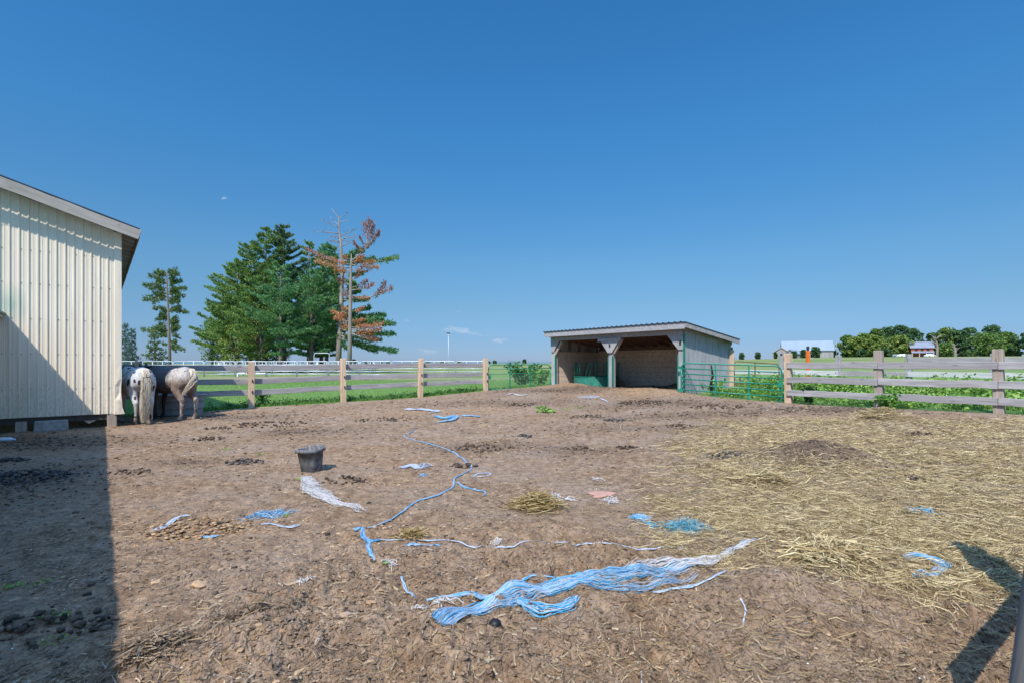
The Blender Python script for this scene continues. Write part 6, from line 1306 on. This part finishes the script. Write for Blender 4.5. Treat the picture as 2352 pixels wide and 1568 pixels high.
# parked cars by the farmhouse
def car(label, px, Y, rz, mat):
    x, y, z = base_of(px, Y); root = thing('parked_car', label, 'car', (x, y, z), rz, 'cars parked by the farmhouse')
    prof = [(-2.2, .35), (-2.25, .75), (-2.0, .9), (-1.5, .95), (-1.05, 1.4), (.5, 1.45), (1.15, .98), (2.05, .85), (2.25, .6), (2.2, .35)]
    m = MB(); n = len(prof); V = [(a, -.85*(1 if b < 1 else .8), b) for a, b in prof]+[(a, .85*(1 if b < 1 else .8), b) for a, b in prof]
    m.add(V, [tuple(range(n))[::-1], tuple(range(n, 2*n))]+[(i, (i+1) % n, n+(i+1) % n, n+i) for i in range(n)]); m.build('body', mat, root, bevel=.06)
    m = MB(); m.box((-.3, 0, 1.18), (1.9, 1.50, .32), taper=.85); m.build('window', M['window_dark'], root)
    for a in (-1.4, 1.4):
        for b in (-.82, .82): m = MB(); m.tube([(a, b-.1, .33), (a, b+.1, .33)], .33, 14); m.build('wheel', M['black'], root, smooth=False)
for (zx, Yc, lab, mt) in ((1118, 214, 'white car parked left of the red farmhouse', 'white_paint'), (1045, 218, 'pale car half hidden at the left of the parked white car', 'tin'), (1395, 214, 'white car at the right corner of the red farmhouse', 'white_paint')): px, _ = Z(zx, 0); car(lab, px, Yc, .2, M[mt])
# poles
def pole(label, px, Y, top, w, bar=None, mat='old_post'):
    x, y, z = base_of(px, Y); h = at(px, Y, top).z-z; root = thing('utility_pole', label, 'pole', (x, y, z)); m = MB(); m.tube([(0, 0, -.2), (0, 0, h)], [w, w*.7], 8); m.build('mast', M[mat], root, smooth=True)
    if bar:
        m = MB(); m.box((0, 0, h-.5*bar*.3), (bar, .1, .1)); cb = m.build('crossarm', M[mat], root)
        for s in (-.45, 0, .45): m = MB(); m.tube([(s*bar, 0, h-.15*bar+.05), (s*bar, 0, h-.15*bar+.22)], .05, 6); i_ = m.build('insulator', M['window_dark'], cb)
pole('thin pale pole standing in the meadow behind the left fence', 1030, 52, 768, .03, .25, 'galv'); pole('utility pole with crossarm left of the right far wood', Z(443, 0)[0], 225, Z(0, 287)[1], .16, 2.2); pole('utility pole right of the red farmhouse', Z(1427, 0)[0], 218, Z(0, 312)[1], .2)
# orange marker post with dark cap beyond the second fence
x, y, z = base_of(1855.5, 24.5); h = at(1855, 24.5, 795).z-z; root = thing('marker_post', 'bright orange square post with dark cap beyond the old fence', 'post', (x, y, z)); m = MB(); m.box((0, 0, (h-.22)/2), (.14, .14, h-.22), .3, .95); m.build('shaft', M['orange'], root, bevel=.01); m = MB(); m.tube([(0, 0, h-.22), (0, 0, h-.14), (0, 0, h-.10), (0, 0, h)], [.055, .05, .075, .06], 10); m.build('cap', M['dark_metal'], root)
# ---------------------------------------------------------------- pipe corral panels
ORD = 'first second third fourth fifth sixth seventh eighth ninth tenth eleventh twelfth thirteenth fourteenth fifteenth sixteenth seventeenth eighteenth nineteenth'.split()
def corral():
    m = MB(); Wp, Hp, c = 3.3, 1.62, .2; r = .038
    def loop(): return [(c, 0, Hp), (Wp-c, 0, Hp), (Wp-c*.3, 0, Hp-c*.3), (Wp, 0, Hp-c), (Wp, 0, .12)]
    m.tube([(0.02, 0, .05), (0.02, 0, Hp-c), (c*.3, 0, Hp-c*.3), (c, 0, Hp), (Wp-c, 0, Hp), (Wp-c*.3, 0, Hp-c*.3), (Wp-.02, 0, Hp-c), (Wp-.02, 0, .05)], r, 6)
    for z in (.30, .60, .90, 1.25): m.tube([(0, 0, z), (Wp, 0, z)], r*.8, 5)
    for x in (Wp*.33, Wp*.66): m.tube([(x, 0, .30), (x, 0, Hp)], r*.8, 5)
    proto = m.build('corral_panel', M['galv'], None, smooth=True); first = True; prev = None
    runs = [((262, 53.), (340, 54.), 4), ((340, 54.), (545, 52.), 6)]
    def place(x, y, rz, lab):
        nonlocal first
        o = proto if first else proto.copy()
        if not first: C.objects.link(o)
        first = False; o.location = (x, y, gz(x, y, False)); o.rotation_euler = (0, 0, rz); tag(o, lab, 'corral panel', 'galvanised pipe panels of the riding pen')
    p = Vector(at(255, 54).xy); 
    for k in range(12):
        rz = -.02-.012*k; place(p.x, p.y, rz, ORD[k]+' pipe panel from the barn in the long near row of the riding pen'); p = p+Vector((math.cos(rz), math.sin(rz)))*(Wp+.05)
    c0 = at(690, 66); R_ = 9.4
    n = int(2*math.pi*R_/(Wp+.06))
    for k in range(n):
        a = 2*math.pi*k/n; x = c0.x+math.cos(a)*R_; y = c0.y+math.sin(a)*R_; place(x, y, a+math.pi/2+math.pi/n, 'pipe panel of the round pen, '+ORD[k]+' one counted from its right end')
corral()
def arch():
    x, y, z = base_of(739, 57); m = MB(); w = .85; h = 2.55; m.tube([(-w, 0, 0), (-w, 0, h-.2), (-w+.06, 0, h-.06), (-w+.2, 0, h), (w-.2, 0, h), (w-.06, 0, h-.06), (w, 0, h-.2), (w, 0, 0)], .04, 6); o = m.build('gate_arch', M['galv'], None, smooth=True); o.location = (x, y, z); tag(o, 'tall galvanised pipe arch over the pen entrance left of the dead pines', 'gate arch')
arch()
x, y, z = base_of(580, 56); root = thing('jump_pole', 'white ground pole with red bands lying in the riding pen', 'pole', (x, y, z+.35)); t = MT('banded', .5); sx = t.n.new('ShaderNodeSeparateXYZ'); t.l.new(t.co(), sx.inputs[0]); t.base(t.mix(t.math('GREATER_THAN', t.math('FRACT', t.math('MULTIPLY', sx.outputs[0], .45)), .72), (.75, .75, .75), (.6, .05, .04)))
m = MB(); m.tube([(-1.6, 0, 0), (1.6, 0, 0)], .06, 8); m.build('bar', t.m, root)
for s in (-1.55, 1.55): m = MB(); m.box((s, 0, -.17), (.12, .4, .34)); m.build('block', M['white_paint'], root)
# ---------------------------------------------------------------- the daytime moon
def moon():
    D = 9000; p = at(516, D, 459); t = MT('moon'); n = t.n; g = n.new('ShaderNodeNewGeometry'); d = n.new('ShaderNodeVectorMath'); d.operation = 'DOT_PRODUCT'; t.l.new(g.outputs['Normal'], d.inputs[0]); d.inputs[1].default_value = Vector((-.15, -.42, .85)).normalized()  # painted phase: the moon glows by itself, faded out away from a fixed direction
    e = n.new('ShaderNodeEmission'); e.inputs[0].default_value = (.62, .78, 1, 1); e.inputs[1].default_value = .75; tr = n.new('ShaderNodeBsdfTransparent'); mx = n.new('ShaderNodeMixShader'); nz = t.noise(t.co(), .012, 3)
    t.l.new(t.math('MULTIPLY', t.rng(d.outputs['Value'], .08, .4, 0, .4), t.rng(nz, .0, 1, .8, 1)), mx.inputs[0]); t.l.new(tr.outputs[0], mx.inputs[1]); t.l.new(e.outputs[0], mx.inputs[2]); t.l.new(mx.outputs[0], n['Material Output'].inputs[0])
    m = MB(); m.ico((0, 0, 0), 50, 2); m.f = [f for f in m.f if sum(m.v[i][1]*p.y+m.v[i][0]*p.x for i in f) < 0]; o = m.build('moon', t.m, None, smooth=True); o.location = p; tag(o, 'faint pale gibbous moon in the blue sky above the lone pine', 'moon')
moon()
